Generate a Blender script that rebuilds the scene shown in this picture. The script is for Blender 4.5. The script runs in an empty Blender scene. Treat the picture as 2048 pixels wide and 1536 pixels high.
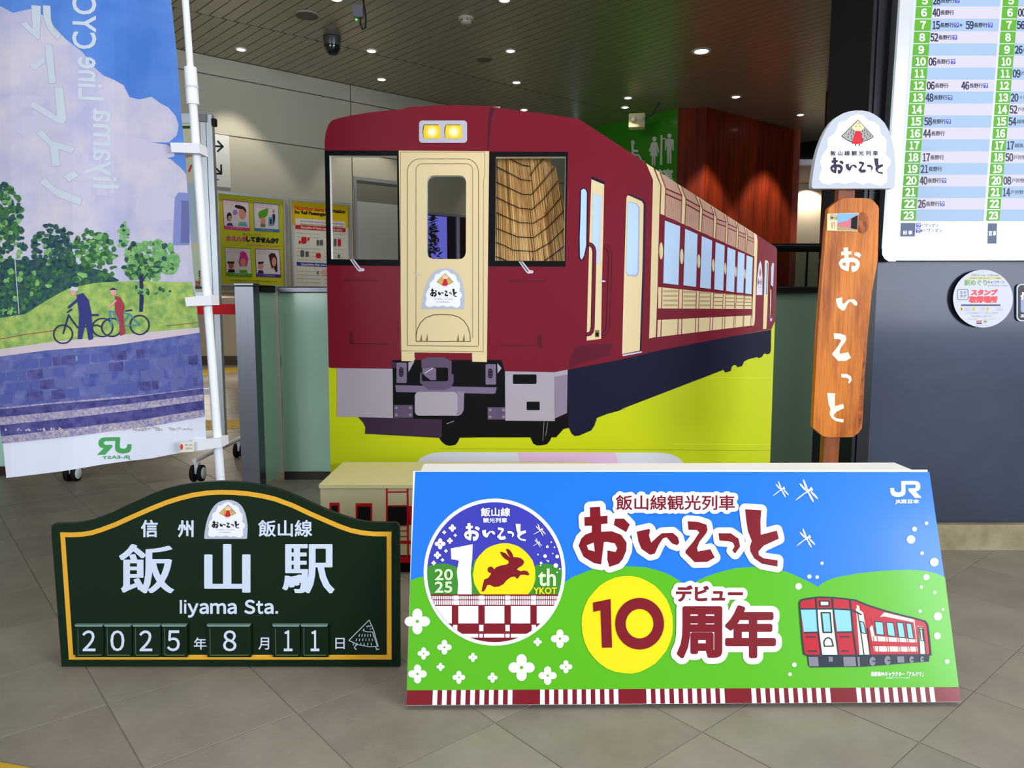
import bpy, math, random
from math import sin, cos, pi, radians as R
from mathutils import Vector as V
from mathutils.geometry import tessellate_polygon
random.seed(7)
SC = bpy.context.scene
COL = SC.collection

# ------------------------------------------------------------------ camera, world, big lights, exposure
FPX, HZ, CAMH = 1480.0, 158.0, 1.32
PITCH = math.atan(HZ / FPX)
cam = bpy.data.cameras.new('camera'); cam.sensor_width = 36; cam.lens = 36 * FPX / 2048
cam.clip_start = .05; cam.clip_end = 200
co = bpy.data.objects.new('camera', cam); COL.objects.link(co)
co.location = (0, 0, CAMH); co.rotation_euler = (pi / 2 - PITCH, 0, 0)
SC.camera = co
SC.view_settings.view_transform = 'Standard'; SC.view_settings.look = 'None'
SC.view_settings.gamma = 1; SC.view_settings.use_curve_mapping = False
SC.view_settings.exposure = 0.0
SC.cycles.use_denoising = True
SC.cycles.max_bounces = 6; SC.cycles.diffuse_bounces = 3; SC.cycles.glossy_bounces = 3
SC.cycles.transmission_bounces = 4; SC.cycles.transparent_max_bounces = 6
SC.cycles.sample_clamp_indirect = 4; SC.cycles.caustics_reflective = False; SC.cycles.caustics_refractive = False
W = bpy.data.worlds.new('world'); SC.world = W; W.use_nodes = True
bg = W.node_tree.nodes['Background']; bg.inputs[0].default_value = (.62, .76, 1, 1); bg.inputs[1].default_value = 0.8

def area(name, loc, target, sx, sy, power, col):
    l = bpy.data.lights.new(name, 'AREA'); l.shape = 'RECTANGLE'; l.size = sx; l.size_y = sy
    l.energy = power; l.color = col
    o = bpy.data.objects.new(name, l); COL.objects.link(o); o.location = loc
    o.rotation_euler = (V(target) - V(loc)).to_track_quat('-Z', 'Y').to_euler()
    return o
# daylight through the station entrance (behind the photographer, to the right) and through the concourse windows
area('entrance_daylight', (6.2, -3.0, 2.2), (0.6, 3.0, .9), 3.0, 2.4, 540, (.88, .94, 1))
area('concourse_daylight', (-4.5, -4.0, 2.6), (-1.0, 3.5, 1.0), 3.5, 2.4, 240, (.9, .95, 1))
# added soft area light overhead, standing in for unseen hall downlights
area('added_overhead_area', (.9, 1.9, 3.93), (.9, 1.9, 0), 4.8, 5.4, 108, (1, .97, .9)).data.spread = R(150)

# ------------------------------------------------------------------ pixel rays (used to measure where each thing stands)
CP, SP = cos(PITCH), sin(PITCH)
CAM = V((0, 0, CAMH))
def ray(x, y):
    u = (x - 1024) / FPX; v = (y - 768) / FPX
    return V((u, CP - v * SP, -SP - v * CP))
def on_floor(x, y, z=0.0):
    d = ray(x, y); return CAM + d * ((z - CAMH) / d.z)
def on_y(x, y, Y):
    d = ray(x, y); return CAM + d * (Y / d.y)

class Plane:
    """a flat surface in the room: origin p, facing direction n, local axes ex (right), ey (up)"""
    def __init__(s, p, n):
        s.p = V(p); s.n = V(n).normalized()
        s.ex = V((0, 0, 1)).cross(s.n).normalized() * 1.0
        if s.ex.x < 0 and abs(s.n.y) > .3: s.ex = -s.ex
        s.ey = s.n.cross(s.ex).normalized()
        if s.ey.z < 0: s.ey = -s.ey
    def loc(s, x, y):
        d = ray(x, y); t = (s.p - CAM).dot(s.n) / d.dot(s.n)
        q = CAM + d * t - s.p
        return (q.dot(s.ex), q.dot(s.ey))
    def w(s, a, b, o=0.0):
        return s.p + s.ex * a + s.ey * b + s.n * o
    def pix(s, x, y, o=0.0):
        a, b = s.loc(x, y); return s.w(a, b, o)

# ------------------------------------------------------------------ materials
def lin(c):
    return tuple(((v / 255) / 12.92 if v / 255 <= .04045 else (((v / 255) + .055) / 1.055) ** 2.4) for v in c)
MATS = {}
def M(name, rgb=None, rough=.5, metal=0.0, emit=0, noise=None, bump=None, spec=.22, coat=0.0, alpha=None, trans=0.0, ior=1.1):
    """procedural principled material; noise=(rgb2, scale, (stretch)), bump=(scale, strength)"""
    if name in MATS: return MATS[name]
    m = bpy.data.materials.new(name); m.use_nodes = True; nt = m.node_tree; N = nt.nodes; L = nt.links
    b = N['Principled BSDF']; c = lin(rgb) + (1,)
    b.inputs['Base Color'].default_value = c; b.inputs['Roughness'].default_value = rough
    b.inputs['Metallic'].default_value = metal; b.inputs['Specular IOR Level'].default_value = spec
    b.inputs['Coat Weight'].default_value = coat; b.inputs['Coat Roughness'].default_value = .12
    if trans: b.inputs['Transmission Weight'].default_value = trans; b.inputs['IOR'].default_value = ior
    if emit:
        b.inputs['Emission Color'].default_value = c; b.inputs['Emission Strength'].default_value = emit
    tc = None
    def coord(sc, st):
        t = N.new('ShaderNodeTexCoord'); mp = N.new('ShaderNodeMapping')
        mp.inputs['Scale'].default_value = (sc * st[0], sc * st[1], sc * st[2])
        L.new(t.outputs['Object'], mp.inputs[0]); return mp.outputs[0]
    if noise:
        rgb2, sc = noise[0], noise[1]; st = noise[2] if len(noise) > 2 else (1, 1, 1)
        lo, hi = noise[3] if len(noise) > 3 else (.35, .65)
        n = N.new('ShaderNodeTexNoise'); n.inputs['Scale'].default_value = 1; n.inputs['Detail'].default_value = 6
        n.inputs['Roughness'].default_value = .6
        L.new(coord(sc, st), n.inputs['Vector'])
        r = N.new('ShaderNodeValToRGB'); r.color_ramp.elements[0].position = lo; r.color_ramp.elements[1].position = hi
        r.color_ramp.elements[0].color = c; r.color_ramp.elements[1].color = lin(rgb2) + (1,)
        L.new(n.outputs['Fac'], r.inputs[0]); L.new(r.outputs[0], b.inputs['Base Color'])
    if bump:
        n2 = N.new('ShaderNodeTexNoise'); n2.inputs['Scale'].default_value = 1; n2.inputs['Detail'].default_value = 4
        L.new(coord(bump[0], bump[2] if len(bump) > 2 else (1, 1, 1)), n2.inputs['Vector'])
        bp = N.new('ShaderNodeBump'); bp.inputs['Strength'].default_value = bump[1]; bp.inputs['Distance'].default_value = .01
        L.new(n2.outputs['Fac'], bp.inputs['Height']); L.new(bp.outputs[0], b.inputs['Normal'])
    MATS[name] = m; return m

def GL_(name, tint, refl=.06):
    """thin architectural pane: tinted see-through with a mirror share"""
    m = bpy.data.materials.new(name); m.use_nodes = True; nt = m.node_tree; N = nt.nodes; N.clear(); L = nt.links
    t = N.new('ShaderNodeBsdfTransparent'); t.inputs[0].default_value = lin(tint) + (1,)
    g = N.new('ShaderNodeBsdfGlossy'); g.inputs['Roughness'].default_value = .03; g.inputs[0].default_value = (1, 1, 1, 1)
    f = N.new('ShaderNodeLayerWeight'); f.inputs[0].default_value = .35
    a = N.new('ShaderNodeMath'); a.operation = 'MULTIPLY_ADD'; a.inputs[1].default_value = .5; a.inputs[2].default_value = refl
    x = N.new('ShaderNodeMixShader'); o = N.new('ShaderNodeOutputMaterial')
    L.new(f.outputs['Fresnel'], a.inputs[0]); L.new(a.outputs[0], x.inputs[0]); L.new(t.outputs[0], x.inputs[1]); L.new(g.outputs[0], x.inputs[2]); L.new(x.outputs[0], o.inputs[0])
    return m

# ------------------------------------------------------------------ objects
def base(root):
    return root.matrix_world.translation if False else (V(root['_b']) if root is not None and '_b' in root.keys() else V((0, 0, 0)))
BASES = {}
def rootloc(o):
    return BASES.get(o.name, V((0, 0, 0)))
def link(name, me, parent=None, origin=None):
    """one mesh object; me holds world coordinates, the object's origin is put at its base"""
    o = bpy.data.objects.new(name, me); COL.objects.link(o)
    if origin is None:
        if len(me.vertices):
            xs = [v.co for v in me.vertices]
            mn = V((min(v.x for v in xs), min(v.y for v in xs), min(v.z for v in xs)))
            mx = V((max(v.x for v in xs), max(v.y for v in xs), max(v.z for v in xs)))
            origin = V(((mn.x + mx.x) / 2, (mn.y + mx.y) / 2, mn.z))
        else: origin = V((0, 0, 0))
    origin = V(origin)
    me.transform(__import__('mathutils').Matrix.Translation(-origin))
    BASES[o.name] = origin
    if parent is not None:
        o.parent = parent; o.location = origin - rootloc(parent)
    else: o.location = origin
    return o
def empty(name, loc, label, cat, group=None, kind=None, parent=None):
    o = bpy.data.objects.new(name, None); COL.objects.link(o); o.empty_display_size = .1
    o.location = loc; BASES[o.name] = V(loc)
    if parent is not None: o.parent = parent; o.location = V(loc) - rootloc(parent)
    tag(o, label, cat, group, kind); return o
def tag(o, label=None, cat=None, group=None, kind=None):
    if label: o['label'] = label
    if cat: o['category'] = cat
    if group: o['group'] = group
    if kind: o['kind'] = kind
    return o

class MB:
    """collects solid shapes in world coordinates"""
    def __init__(s): s.v = []; s.f = []; s.mi = []; s.sm = []
    def add(s, vs, fs, mi=0, smooth=False):
        k = len(s.v); s.v += [tuple(q) for q in vs]
        for f in fs: s.f.append([i + k for i in f]); s.mi.append(mi); s.sm.append(smooth)
        return s
    def box(s, c, d, rz=0.0, mi=0, bev=0.0):
        c = V(c); hx, hy, hz = d[0] / 2, d[1] / 2, d[2] / 2
        e1 = V((cos(rz), sin(rz), 0)); e2 = V((-sin(rz), cos(rz), 0)); e3 = V((0, 0, 1))
        return s.obox(c, e1, e2, e3, hx, hy, hz, mi, bev)
    def obox(s, c, e1, e2, e3, hx, hy, hz, mi=0, bev=0.0):
        if not bev:
            vs = [c + e1 * hx * a + e2 * hy * b + e3 * hz * k for k in (-1, 1) for b in (-1, 1) for a in (-1, 1)]
            return s.add(vs, [(0, 2, 3, 1), (4, 5, 7, 6), (0, 1, 5, 4), (2, 6, 7, 3), (0, 4, 6, 2), (1, 3, 7, 5)], mi)
        # chamfered along e3 faces
        vs = []
        for (k, i) in ((-1, bev), (-1 + bev / hz, 0), (1 - bev / hz, 0), (1, bev)):
            for (a, b) in ((-1, -1), (1, -1), (1, 1), (-1, 1)):
                vs.append(c + e1 * (hx - i) * a + e2 * (hy - i) * b + e3 * hz * k)
        fs = [(3, 2, 1, 0), (12, 13, 14, 15)]
        for r in range(3):
            for i in range(4):
                j = (i + 1) % 4; fs.append((r * 4 + i, r * 4 + j, r * 4 + 4 + j, r * 4 + 4 + i))
        return s.add(vs, fs, mi)
    def tube(s, pts, r, n=12, mi=0, cap=True):
        pts = [V(p) for p in pts]; rs = r if isinstance(r, (list, tuple)) else [r] * len(pts)
        t0 = (pts[1] - pts[0]).normalized(); a = V((0, 0, 1)) if abs(t0.z) < .9 else V((1, 0, 0))
        x = t0.cross(a).normalized(); vs = []
        for i, p in enumerate(pts):
            t = ((pts[min(i + 1, len(pts) - 1)] - pts[max(i - 1, 0)])).normalized()
            x = (x - t * x.dot(t)).normalized(); y = t.cross(x)
            for k in range(n):
                vs.append(p + (x * cos(2 * pi * k / n) + y * sin(2 * pi * k / n)) * rs[i])
        fs = [(i * n + k, i * n + (k + 1) % n, (i + 1) * n + (k + 1) % n, (i + 1) * n + k) for i in range(len(pts) - 1) for k in range(n)]
        s.add(vs, fs, mi, True)
        if cap:
            s.add(vs[:n], [tuple(range(n))[::-1]], mi); s.add(vs[-n:], [tuple(range(n))], mi)
        return s
    def lathe(s, c, prof, n=24, axis=(0, 0, 1), mi=0):
        ax = V(axis).normalized(); a = V((1, 0, 0)) if abs(ax.x) < .9 else V((0, 1, 0))
        x = ax.cross(a).normalized(); y = ax.cross(x); c = V(c); vs = []
        for (r, h) in prof:
            for k in range(n): vs.append(c + ax * h + (x * cos(2 * pi * k / n) + y * sin(2 * pi * k / n)) * r)
        fs = [(i * n + k, i * n + (k + 1) % n, (i + 1) * n + (k + 1) % n, (i + 1) * n + k) for i in range(len(prof) - 1) for k in range(n)]
        return s.add(vs, fs, mi, True)
    def prism(s, pl, loops, o0, o1, mi=0, mside=None, pixels=True):
        """flat outline (first loop) with holes, given thickness from offset o0 to o1 in front of plane pl"""
        L2 = [[pl.loc(*p) for p in lp] if pixels else lp for lp in loops]
        flat = [p for lp in L2 for p in lp]
        tris = tessellate_polygon([[V((a, b, 0)) for a, b in lp] for lp in L2])
        fr = [pl.w(a, b, o1) for a, b in flat]; bk = [pl.w(a, b, o0) for a, b in flat]; n = len(flat)
        s.add(fr, [tuple(t) for t in tris], mi); s.add(bk, [tuple(t)[::-1] for t in tris], mi)
        k = 0; ms = mi if mside is None else mside
        for lp in L2:
            m = len(lp); idx = list(range(k, k + m))
            s.add([fr[i] for i in idx] + [bk[i] for i in idx], [(i, (i + 1) % m, m + (i + 1) % m, m + i) for i in range(m)], ms)
            k += m
        return s
    def mesh(s, mats):
        me = bpy.data.meshes.new('m'); me.from_pydata(s.v, [], s.f)
        for m in (mats if isinstance(mats, (list, tuple)) else [mats]): me.materials.append(m)
        me.polygons.foreach_set('material_index', s.mi); me.polygons.foreach_set('use_smooth', s.sm)
        me.update(); return me
    def build(s, name, mats, parent=None, **k):
        import bmesh
        me = s.mesh(mats); bm = bmesh.new(); bm.from_mesh(me); bmesh.ops.recalc_face_normals(bm, faces=bm.faces); bm.to_mesh(me); bm.free()
        return link(name, me, parent, **k)

# ------------------------------------------------------------------ flat print (ink layers on a surface)
GL = {}
def glyphs(txt):
    if txt in GL: return GL[txt]
    cu = bpy.data.curves.new('t', 'FONT'); cu.body = txt; cu.size = 1; cu.resolution_u = 3
    o = bpy.data.objects.new('t', cu); me = o.to_mesh()
    vs = [(v.co.x, v.co.y) for v in me.vertices]; fs = [tuple(p.vertices) for p in me.polygons]
    o.to_mesh_clear(); bpy.data.objects.remove(o); bpy.data.curves.remove(cu)
    x0 = min(v[0] for v in vs); x1 = max(v[0] for v in vs); y0 = min(v[1] for v in vs); y1 = max(v[1] for v in vs)
    g = ([((x - x0) / max(x1 - x0, 1e-6), 1 - (y - y0) / max(y1 - y0, 1e-6)) for x, y in vs], fs)
    GL[txt] = g; return g
def clip_poly(poly, conv):
    """Sutherland-Hodgman against a convex polygon"""
    a = sum(conv[i][0] * conv[(i + 1) % len(conv)][1] - conv[(i + 1) % len(conv)][0] * conv[i][1] for i in range(len(conv)))
    sg = 1 if a > 0 else -1; out = poly
    for i in range(len(conv)):
        (x1, y1), (x2, y2) = conv[i], conv[(i + 1) % len(conv)]
        f = lambda p: sg * ((x2 - x1) * (p[1] - y1) - (y2 - y1) * (p[0] - x1))
        inp = out; out = []
        for k in range(len(inp)):
            p, q = inp[k], inp[(k + 1) % len(inp)]; fp, fq = f(p), f(q)
            if fp >= 0: out.append(p)
            if (fp > 0 and fq < 0) or (fp < 0 and fq > 0):
                t = fp / (fp - fq); out.append((p[0] + (q[0] - p[0]) * t, p[1] + (q[1] - p[1]) * t))
        if len(out) < 3: return []
    return out
def ell(cx, cy, rx, ry=None, n=24, wob=0, a0=0.0, seed=1):
    ry = rx if ry is None else ry; rnd = random.Random(seed)
    return [(cx + rx * (1 + wob * rnd.uniform(-1, 1)) * cos(a0 + 2 * pi * k / n), cy + ry * (1 + wob * rnd.uniform(-1, 1)) * sin(a0 + 2 * pi * k / n)) for k in range(n)]
def rrect(x0, y0, x1, y1, r, n=5):
    p = []
    for (cx, cy, a) in ((x1 - r, y0 + r, -pi / 2), (x1 - r, y1 - r, 0), (x0 + r, y1 - r, pi / 2), (x0 + r, y0 + r, pi)):
        for k in range(n + 1): p.append((cx + r * cos(a + pi / 2 * k / n), cy + r * sin(a + pi / 2 * k / n)))
    return p
def rect(x0, y0, x1, y1): return [(x0, y0), (x1, y0), (x1, y1), (x0, y1)]
def hull(P):
    P = sorted(set(P)); 
    def half(Q):
        h = []
        for p in Q:
            while len(h) > 1 and (h[-1][0] - h[-2][0]) * (p[1] - h[-2][1]) - (h[-1][1] - h[-2][1]) * (p[0] - h[-2][0]) <= 1e-9: h.pop()
            h.append(p)
        return h
    a, b = half(P), half(P[::-1]); return a[:-1] + b[:-1]
from mathutils.geometry import delaunay_2d_cdt
def union(polys):
    """one flat sheet without overlaps out of many convex pieces"""
    vs, fs = [], []
    for p in polys:
        if len(p) < 3: continue
        a = sum(p[i][0] * p[(i + 1) % len(p)][1] - p[(i + 1) % len(p)][0] * p[i][1] for i in range(len(p)))
        if abs(a) < 1e-7: continue
        if a < 0: p = p[::-1]
        k = len(vs); vs += [V((q[0], q[1])) for q in p]; fs.append(list(range(k, k + len(p))))
    if not fs: return []
    r = delaunay_2d_cdt(vs, [], fs, 1, 1e-5)
    return [[(r[0][i].x, r[0][i].y) for i in f] for f, src in zip(r[2], r[5]) if len(src)]
def grow(ps, rx, ry, n=12):
    C = [(rx * cos(2 * pi * k / n), ry * sin(2 * pi * k / n)) for k in range(n)]
    return union([hull([(round(x + c[0], 5), round(y + c[1], 5)) for x, y in p for c in C]) for p in ps])
class Ink:
    """print on a plane: shapes are given where the photograph shows them and land on the plane itself"""
    def __init__(s, pl, o=.0008, step=.0004):
        s.pl = pl; s.o = o; s.step = step; s.L = 0; s.k = 0
        s.tris = []      # (poly, mat index, offset)
        s.mats = []; s.clip = None; s.tf = None; s.sk = None; s.warp = None; s.strips = None
    def z(s, sc=None, ox=0, oy=0):
        s.tf = (lambda p: (p[0] / sc + ox, p[1] / sc + oy)) if sc else None; s.sc = sc or 1; return s
    def mi(s, m):
        if m not in s.mats: s.mats.append(m)
        return s.mats.index(m)
    def raw(s, polys, m):
        i = s.mi(m); s.k += 1; off = s.o + s.L * s.step + (s.k % 24) * 8e-6
        for p in polys:
            if s.clip: p = clip_poly(list(p), s.clip)
            if not p: continue
            if s.strips:
                for (a, b) in s.strips:
                    q = clip_poly(list(p), [(a, -900), (b, -900), (b, 1700), (a, 1700)]) if min(t[0] for t in p) < b and max(t[0] for t in p) > a else []
                    if q: s.tris.append((q, i, off))
            else: s.tris.append((p, i, off))
        return s
    def poly(s, pts, m, holes=(), dil=0, nd=14, bold=0):
        T = s.tf or (lambda p: p)
        lps = [[T(p) for p in lp] for lp in [pts] + list(holes)]
        flat = [p for lp in lps for p in lp]
        tr = tessellate_polygon([[V((p[0], p[1], 0)) for p in lp] for lp in lps])
        ps = [[flat[i] for i in t] for t in tr]
        if dil: return s.raw(grow(ps, dil, dil, 20), m)
        return s.raw(ps, m)
    def text(s, t, x0, y0, x1, y1, m, bold=0.0, nb=8, bx=None, shear=0.0, mirror=False, rot=0):
        T = s.tf or (lambda p: p); vs, fs = glyphs(t); P = []
        for (u, v) in vs:
            if rot == 90: u, v = v, 1 - u        # reads bottom to top
            if mirror: u = 1 - u
            P.append(T((x0 + (x1 - x0) * u + shear * (1 - v) * (y1 - y0), y0 + (y1 - y0) * v + (s.sk(y0) * (x1 - x0) * u if s.sk else 0))))
        ps = [[P[i] for i in f] for f in fs]
        if bold: ps = grow(ps, bold if bx is None else bx, bold, 20 if bold > 4 else 8)
        s.raw(ps, m)
        return s
    def num(s, t, x0, y0, x1, y1, m, bold=0.0):
        """upright sans digits, each in its own cell"""
        w = (x1 - x0) / len(t)
        for i, ch in enumerate(t):
            a, b = x0 + w * i + w * .05, x0 + w * (i + 1) - w * .05
            if ch == '1': a += w * .16; b -= w * .10
            s.text(chr(ord(ch) + 0xFEE0) if ch.isdigit() else ch, a, y0, b, y1, m, bold, 6)
        return s
    def line(s, pts, w, m, closed=False, j=True):
        T = s.tf or (lambda p: p); pts = [T(p) for p in pts]; w = w / (s.sc if s.tf else 1) / 2
        if closed: pts = pts + [pts[0]]
        q = []
        for a, b in zip(pts, pts[1:]):
            dx, dy = b[0] - a[0], b[1] - a[1]; l = math.hypot(dx, dy) or 1; nx, ny = -dy / l * w, dx / l * w
            q.append([(a[0] + nx, a[1] + ny), (b[0] + nx, b[1] + ny), (b[0] - nx, b[1] - ny), (a[0] - nx, a[1] - ny)])
        if j and len(q) > 1: q = union(q + [ell(p[0], p[1], w, n=8) for p in (pts[1:] if closed else pts[1:-1])])
        return s.raw(q, m)
    def build(s, name, parent, label=None):
        vs = []; fs = []; mi = []
        for (p, i, o) in s.tris:
            k = len(vs)
            for (x, y) in p:
                a, b = s.pl.loc(x, y); vs.append(s.pl.w(a, b, o + (s.warp(x) if s.warp else 0)))
            fs.append(list(range(k, k + len(p)))); mi.append(i)
        me = bpy.data.meshes.new(name); me.from_pydata([tuple(v) for v in vs], [], fs)
        for m in s.mats: me.materials.append(m)
        me.polygons.foreach_set('material_index', mi)
        me.update(); s.tris = []
        # make every face look out of the plane
        fl = [p.index for p in me.polygons if p.normal.dot(s.pl.n) < 0]
        if fl:
            import bmesh
            bm = bmesh.new(); bm.from_mesh(me); bm.faces.ensure_lookup_table()
            bmesh.ops.reverse_faces(bm, faces=[bm.faces[i] for i in fl]); bm.to_mesh(me); bm.free()
        o = link(name, me, parent)
        if label: o['label'] = label
        return o

# ------------------------------------------------------------------ shared materials
m_tile = M('stone_tile', (152, 144, 130), .42, noise=((138, 130, 117), 3.2), bump=(60, .12))
m_tileb = M('stone_tile_dull', (146, 138, 125), .48, noise=((132, 124, 112), 4.1), bump=(70, .12))
m_grout = M('grout', (138, 130, 117), .9)
m_tact = M('tactile_yellow', (205, 165, 50), .6)
m_slat = M('ceiling_slat_metal', (176, 170, 150), .34, .55, spec=.5)
m_dark = M('dark_gap', (18, 18, 17), .9)
m_wallp = M('wall_panel', (184, 178, 160), .38, spec=.4)
m_wall2 = M('wall_beige', (190, 176, 150), .6)
m_steel = M('brushed_steel', (104, 106, 112), .3, .85, bump=(90, .05, (1, 1, .03)))
m_alu = M('aluminium', (196, 199, 204), .34, .7)
m_glassg = M('green_film_glass', (190, 230, 212), .14, 0, spec=.5, coat=.08)
m_glassd = M('dim_film_glass', (172, 212, 190), .12, 0, spec=.5, coat=.08)
m_blk = M('black_metal', (24, 25, 30), .35, .3)
m_black = M('black', (14, 13, 16), .5)
m_white = M('white_plastic', (232, 234, 240), .4)
m_wwhite = M('white_board', (246, 246, 244), .45)
m_wood = M('dark_wood_panel', (150, 52, 22), .42, noise=((96, 30, 14), 1.0, (9, 9, .7)), coat=.08)
m_rub = M('black_rubber', (20, 20, 22), .7)
m_lamp = M('lamp_glow', (255, 250, 240), .5, emit=14)

# ------------------------------------------------------------------ floor
TA = math.radians(-4.7 + 45); E1 = V((cos(TA), sin(TA), 0)); E2 = V((sin(TA), -cos(TA), 0)); TS = .4577; TO = V((-.054, 2.225, 0))
floor = MB().box((0, 7.2, -.0523), (20, 25, .1)).build('floor', m_grout); tag(floor, kind='structure')
def tile_mb(c, mb=None, g=.004, bev=.0015):
    mb = mb or MB(); h = TS / 2 - g
    return mb.obox(V((c.x, c.y, -.003)), E1, E2, V((0, 0, 1)), h, h, .003, 0, 0)
cells = []
for i in range(-28, 50):
    for j in range(-32, 34):
        c = TO + E1 * TS * (i + .5) + E2 * TS * (j + .5)
        if -4 < c.y < 17 and abs(c.x) < 8.5:
            d = c - CAM; zc = d.y * CP - d.z * SP
            vis = zc > .3 and abs(d.x / zc) < .78 and -(d.y * SP + d.z * CP) / zc < .6 and c.y < 7.2
            cells.append((vis, c.length, c))
near = sorted([q for q in cells if q[0]], key=lambda q: q[1])[:270]
ns = set(id(q[2]) for q in near)
tm = None
for k, q in enumerate(near):
    if tm is None:
        me = MB().obox(V((0, 0, 0)), E1, E2, V((0, 0, 1)), TS / 2 - .0022, TS / 2 - .0022, .003, 0, .0008).mesh(m_tile)
        me2 = me.copy(); me2.materials.clear(); me2.materials.append(m_tileb); tm = (me, me2)
    o = bpy.data.objects.new('tile', tm[random.random() < .3]); COL.objects.link(o)
    o.parent = floor; o.location = V((q[2].x, q[2].y, -.003 + random.uniform(-.0004, .0004))) - rootloc(floor)
mb = MB()
for q in cells:
    if id(q[2]) not in ns: tile_mb(q[2], mb, .003)
far = mb.build('distant_floor_tiles', m_tile, floor); tag(far, kind='stuff')
def tactile(poly, n=0):
    mb = MB(); pl = Plane((0, 0, 0), (0, 0, 1)); pl.ex = V((1, 0, 0)); pl.ey = V((0, 1, 0))
    L = [[(on_floor(*p).x, on_floor(*p).y) for p in poly]]
    mb.prism(pl, L, -.001, .004, pixels=False)
    a, b, d = V(L[0][0]), V(L[0][1]), V(L[0][-1])
    for i in range(n):
        for j in range(2):
            p = a + (b - a) * ((i + .5) / n) + (d - a) * ((j + .5) / 2)
            mb.lathe((p.x, p.y, .004), [(.02, 0), (.016, .004), (0, .005)], 8)
    mb.build('tactile_tile', m_tact, floor)
tactile([(-80, 1512), (62, 1538), (40, 1600), (-140, 1560)])
tactile([(380, 842), (500, 838), (500, 856), (376, 862)], 8)
tactile([(380, 740), (500, 733), (500, 742), (380, 752)], 6)

# ------------------------------------------------------------------ walls
CZ = 4.0
WA = V((-3.35, 8.26)); WD = V((.772, .636)); WN = V((.636, -.772, 0))
pw = Plane((WA.x, WA.y, 1.48), WN)
def wt(px, py): return pw.loc(px, py)
wall_left = MB(); j1 = wt(401, 145.7)[1] + 1.48; j2 = wt(423, 266.4)[1] + 1.48
tL, tR = -3.2, 5.60; tj = wt(702, 240)[0]
wall_left.prism(pw, [[(tL, 0), (wt(845, 500)[0], 0), (wt(845, 500)[0], wt(855, 424)[1]), (wt(1003, 500)[0], wt(855, 424)[1]), (wt(1003, 500)[0], -1.4), (tR, -1.4), (tR, CZ - 1.48), (tL, CZ - 1.48)]], -.30, -.012, pixels=False)
wl = wall_left.build('wall_left', M('wall_joint', (96, 92, 82), .8)); tag(wl, kind='structure')
dx0 = wt(707, 352)[0]; dtop = wt(707, 352)[1]; dx1 = wt(838, 400)[0]; wx0, wx1, wtop = wt(853, 424)[0], wt(1003, 424)[0], wt(855, 424)[1]
G = .006
cols = [(tL, tj - 3.0), (tj - 3.0, tj), (tj, tj + 3.0), (tj + 3.0, tR)]
for (a, b) in cols:
    for (z0, z1) in ((j1 - 1.48, CZ - 1.48), (j2 - 1.48, j1 - 1.48)):
        MB().prism(pw, [rect(a + G, z0 + G, b - G, z1 - G)], -.012, 0, pixels=False).build('panel', m_wallp, wl)
for (a, b) in cols[:2]:
    MB().prism(pw, [rect(a + G, 0, b - G, j2 - 1.48 - G)], -.012, 0, pixels=False).build('panel', m_wallp, wl)
jb = j2 - 1.48 - G
MB().prism(pw, [[(tj + G, 0), (dx0, 0), (dx0, dtop), (dx1, dtop), (dx1, 0), (wx0, 0), (wx0, wtop), (wx1, wtop), (wx1, -1.4), (tR, -1.4), (tR, jb), (tj + G, jb)]], -.012, 0, pixels=False).build('panel', m_wallp, wl)
# door leaf in the wall
door = empty('door_1', pw.w((dx0 + dx1) / 2, -1.40, 0), None, None, kind='structure')
MB().prism(pw, [rect(dx0 + .002, -1.40, dx1 - .002, dtop - .002), rect(dx0 + .035, -1.37, dx1 - .035, dtop - .045)], -.012, .012, pixels=False).build('door_frame', m_alu, door)
zb = wt(712, 402)[1]
MB().prism(pw, [rect(dx0 + .035, zb, dx1 - .035, dtop - .045)], -.01, -.002, pixels=False).build('upper_panel', M('dark_grey_pane', (120, 118, 106), .3), door)
MB().prism(pw, [rect(dx0 + .035, -1.37, dx1 - .035, zb)], -.01, .004, pixels=False).build('lower_panel', M('grey_door', (176, 182, 172), .4), door)
# window in the wall, with what is outside it
win = empty('window_1', pw.w((wx0 + wx1) / 2, -1.0, 0), None, None, kind='structure')
fr = MB().prism(pw, [rect(wx0 + .003, -.9, wx1 - .003, wtop - .003), rect(wx0 + .02, -.87, wx1 - .02, wtop - .025)], -.06, .006, pixels=False)
mx = wt(918, 470)[0]; fr.prism(pw, [rect(mx - .012, -.87, mx + .012, wtop - .025)], -.05, .004, pixels=False)
fr.build('window_frame', m_alu, win)
MB().prism(pw, [rect(wx0 + .02, -.87, wx1 - .02, wtop - .025)], -.036, -.030, pixels=False).build('pane', GL_('clear_glass', (186, 180, 240), .02), win)
# dusk sky panel of the world seen through it: dark post, tree and wire outside
q = on_y(866, 500, 12.9)
tr = empty('street_tree', (q.x, q.y, 0), 'green tree seen through the small window in the pale wall', 'tree')
mb = MB(); rr = random.Random(4)
for k in range(460):
    a, h = rr.uniform(0, 2 * pi), rr.uniform(.2, 2.75); r = .36 * (1 - (h - .2) / 2.8) * math.sqrt(rr.random())
    p = V((q.x + r * cos(a), q.y + r * sin(a), h + .2)); d = V((rr.uniform(-1, 1), rr.uniform(-1, 1), rr.uniform(-.4, .8))).normalized() * .07
    e = d.cross(V((rr.uniform(-1, 1), rr.uniform(-1, 1), 1))).normalized() * .022
    mb.add([p - d, p + e, p + d, p - e], [(0, 1, 2, 3)])
fo = mb.build('foliage', M('leaf_green', (120, 140, 40), .7), tr); tag(fo, kind='stuff')
MB().tube([(q.x, q.y, 0), (q.x, q.y, 1.9)], [.05, .02], 8).build('trunk', M('bark', (70, 52, 38), .9), tr)
q = on_y(894, 470, 13.6)
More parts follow.
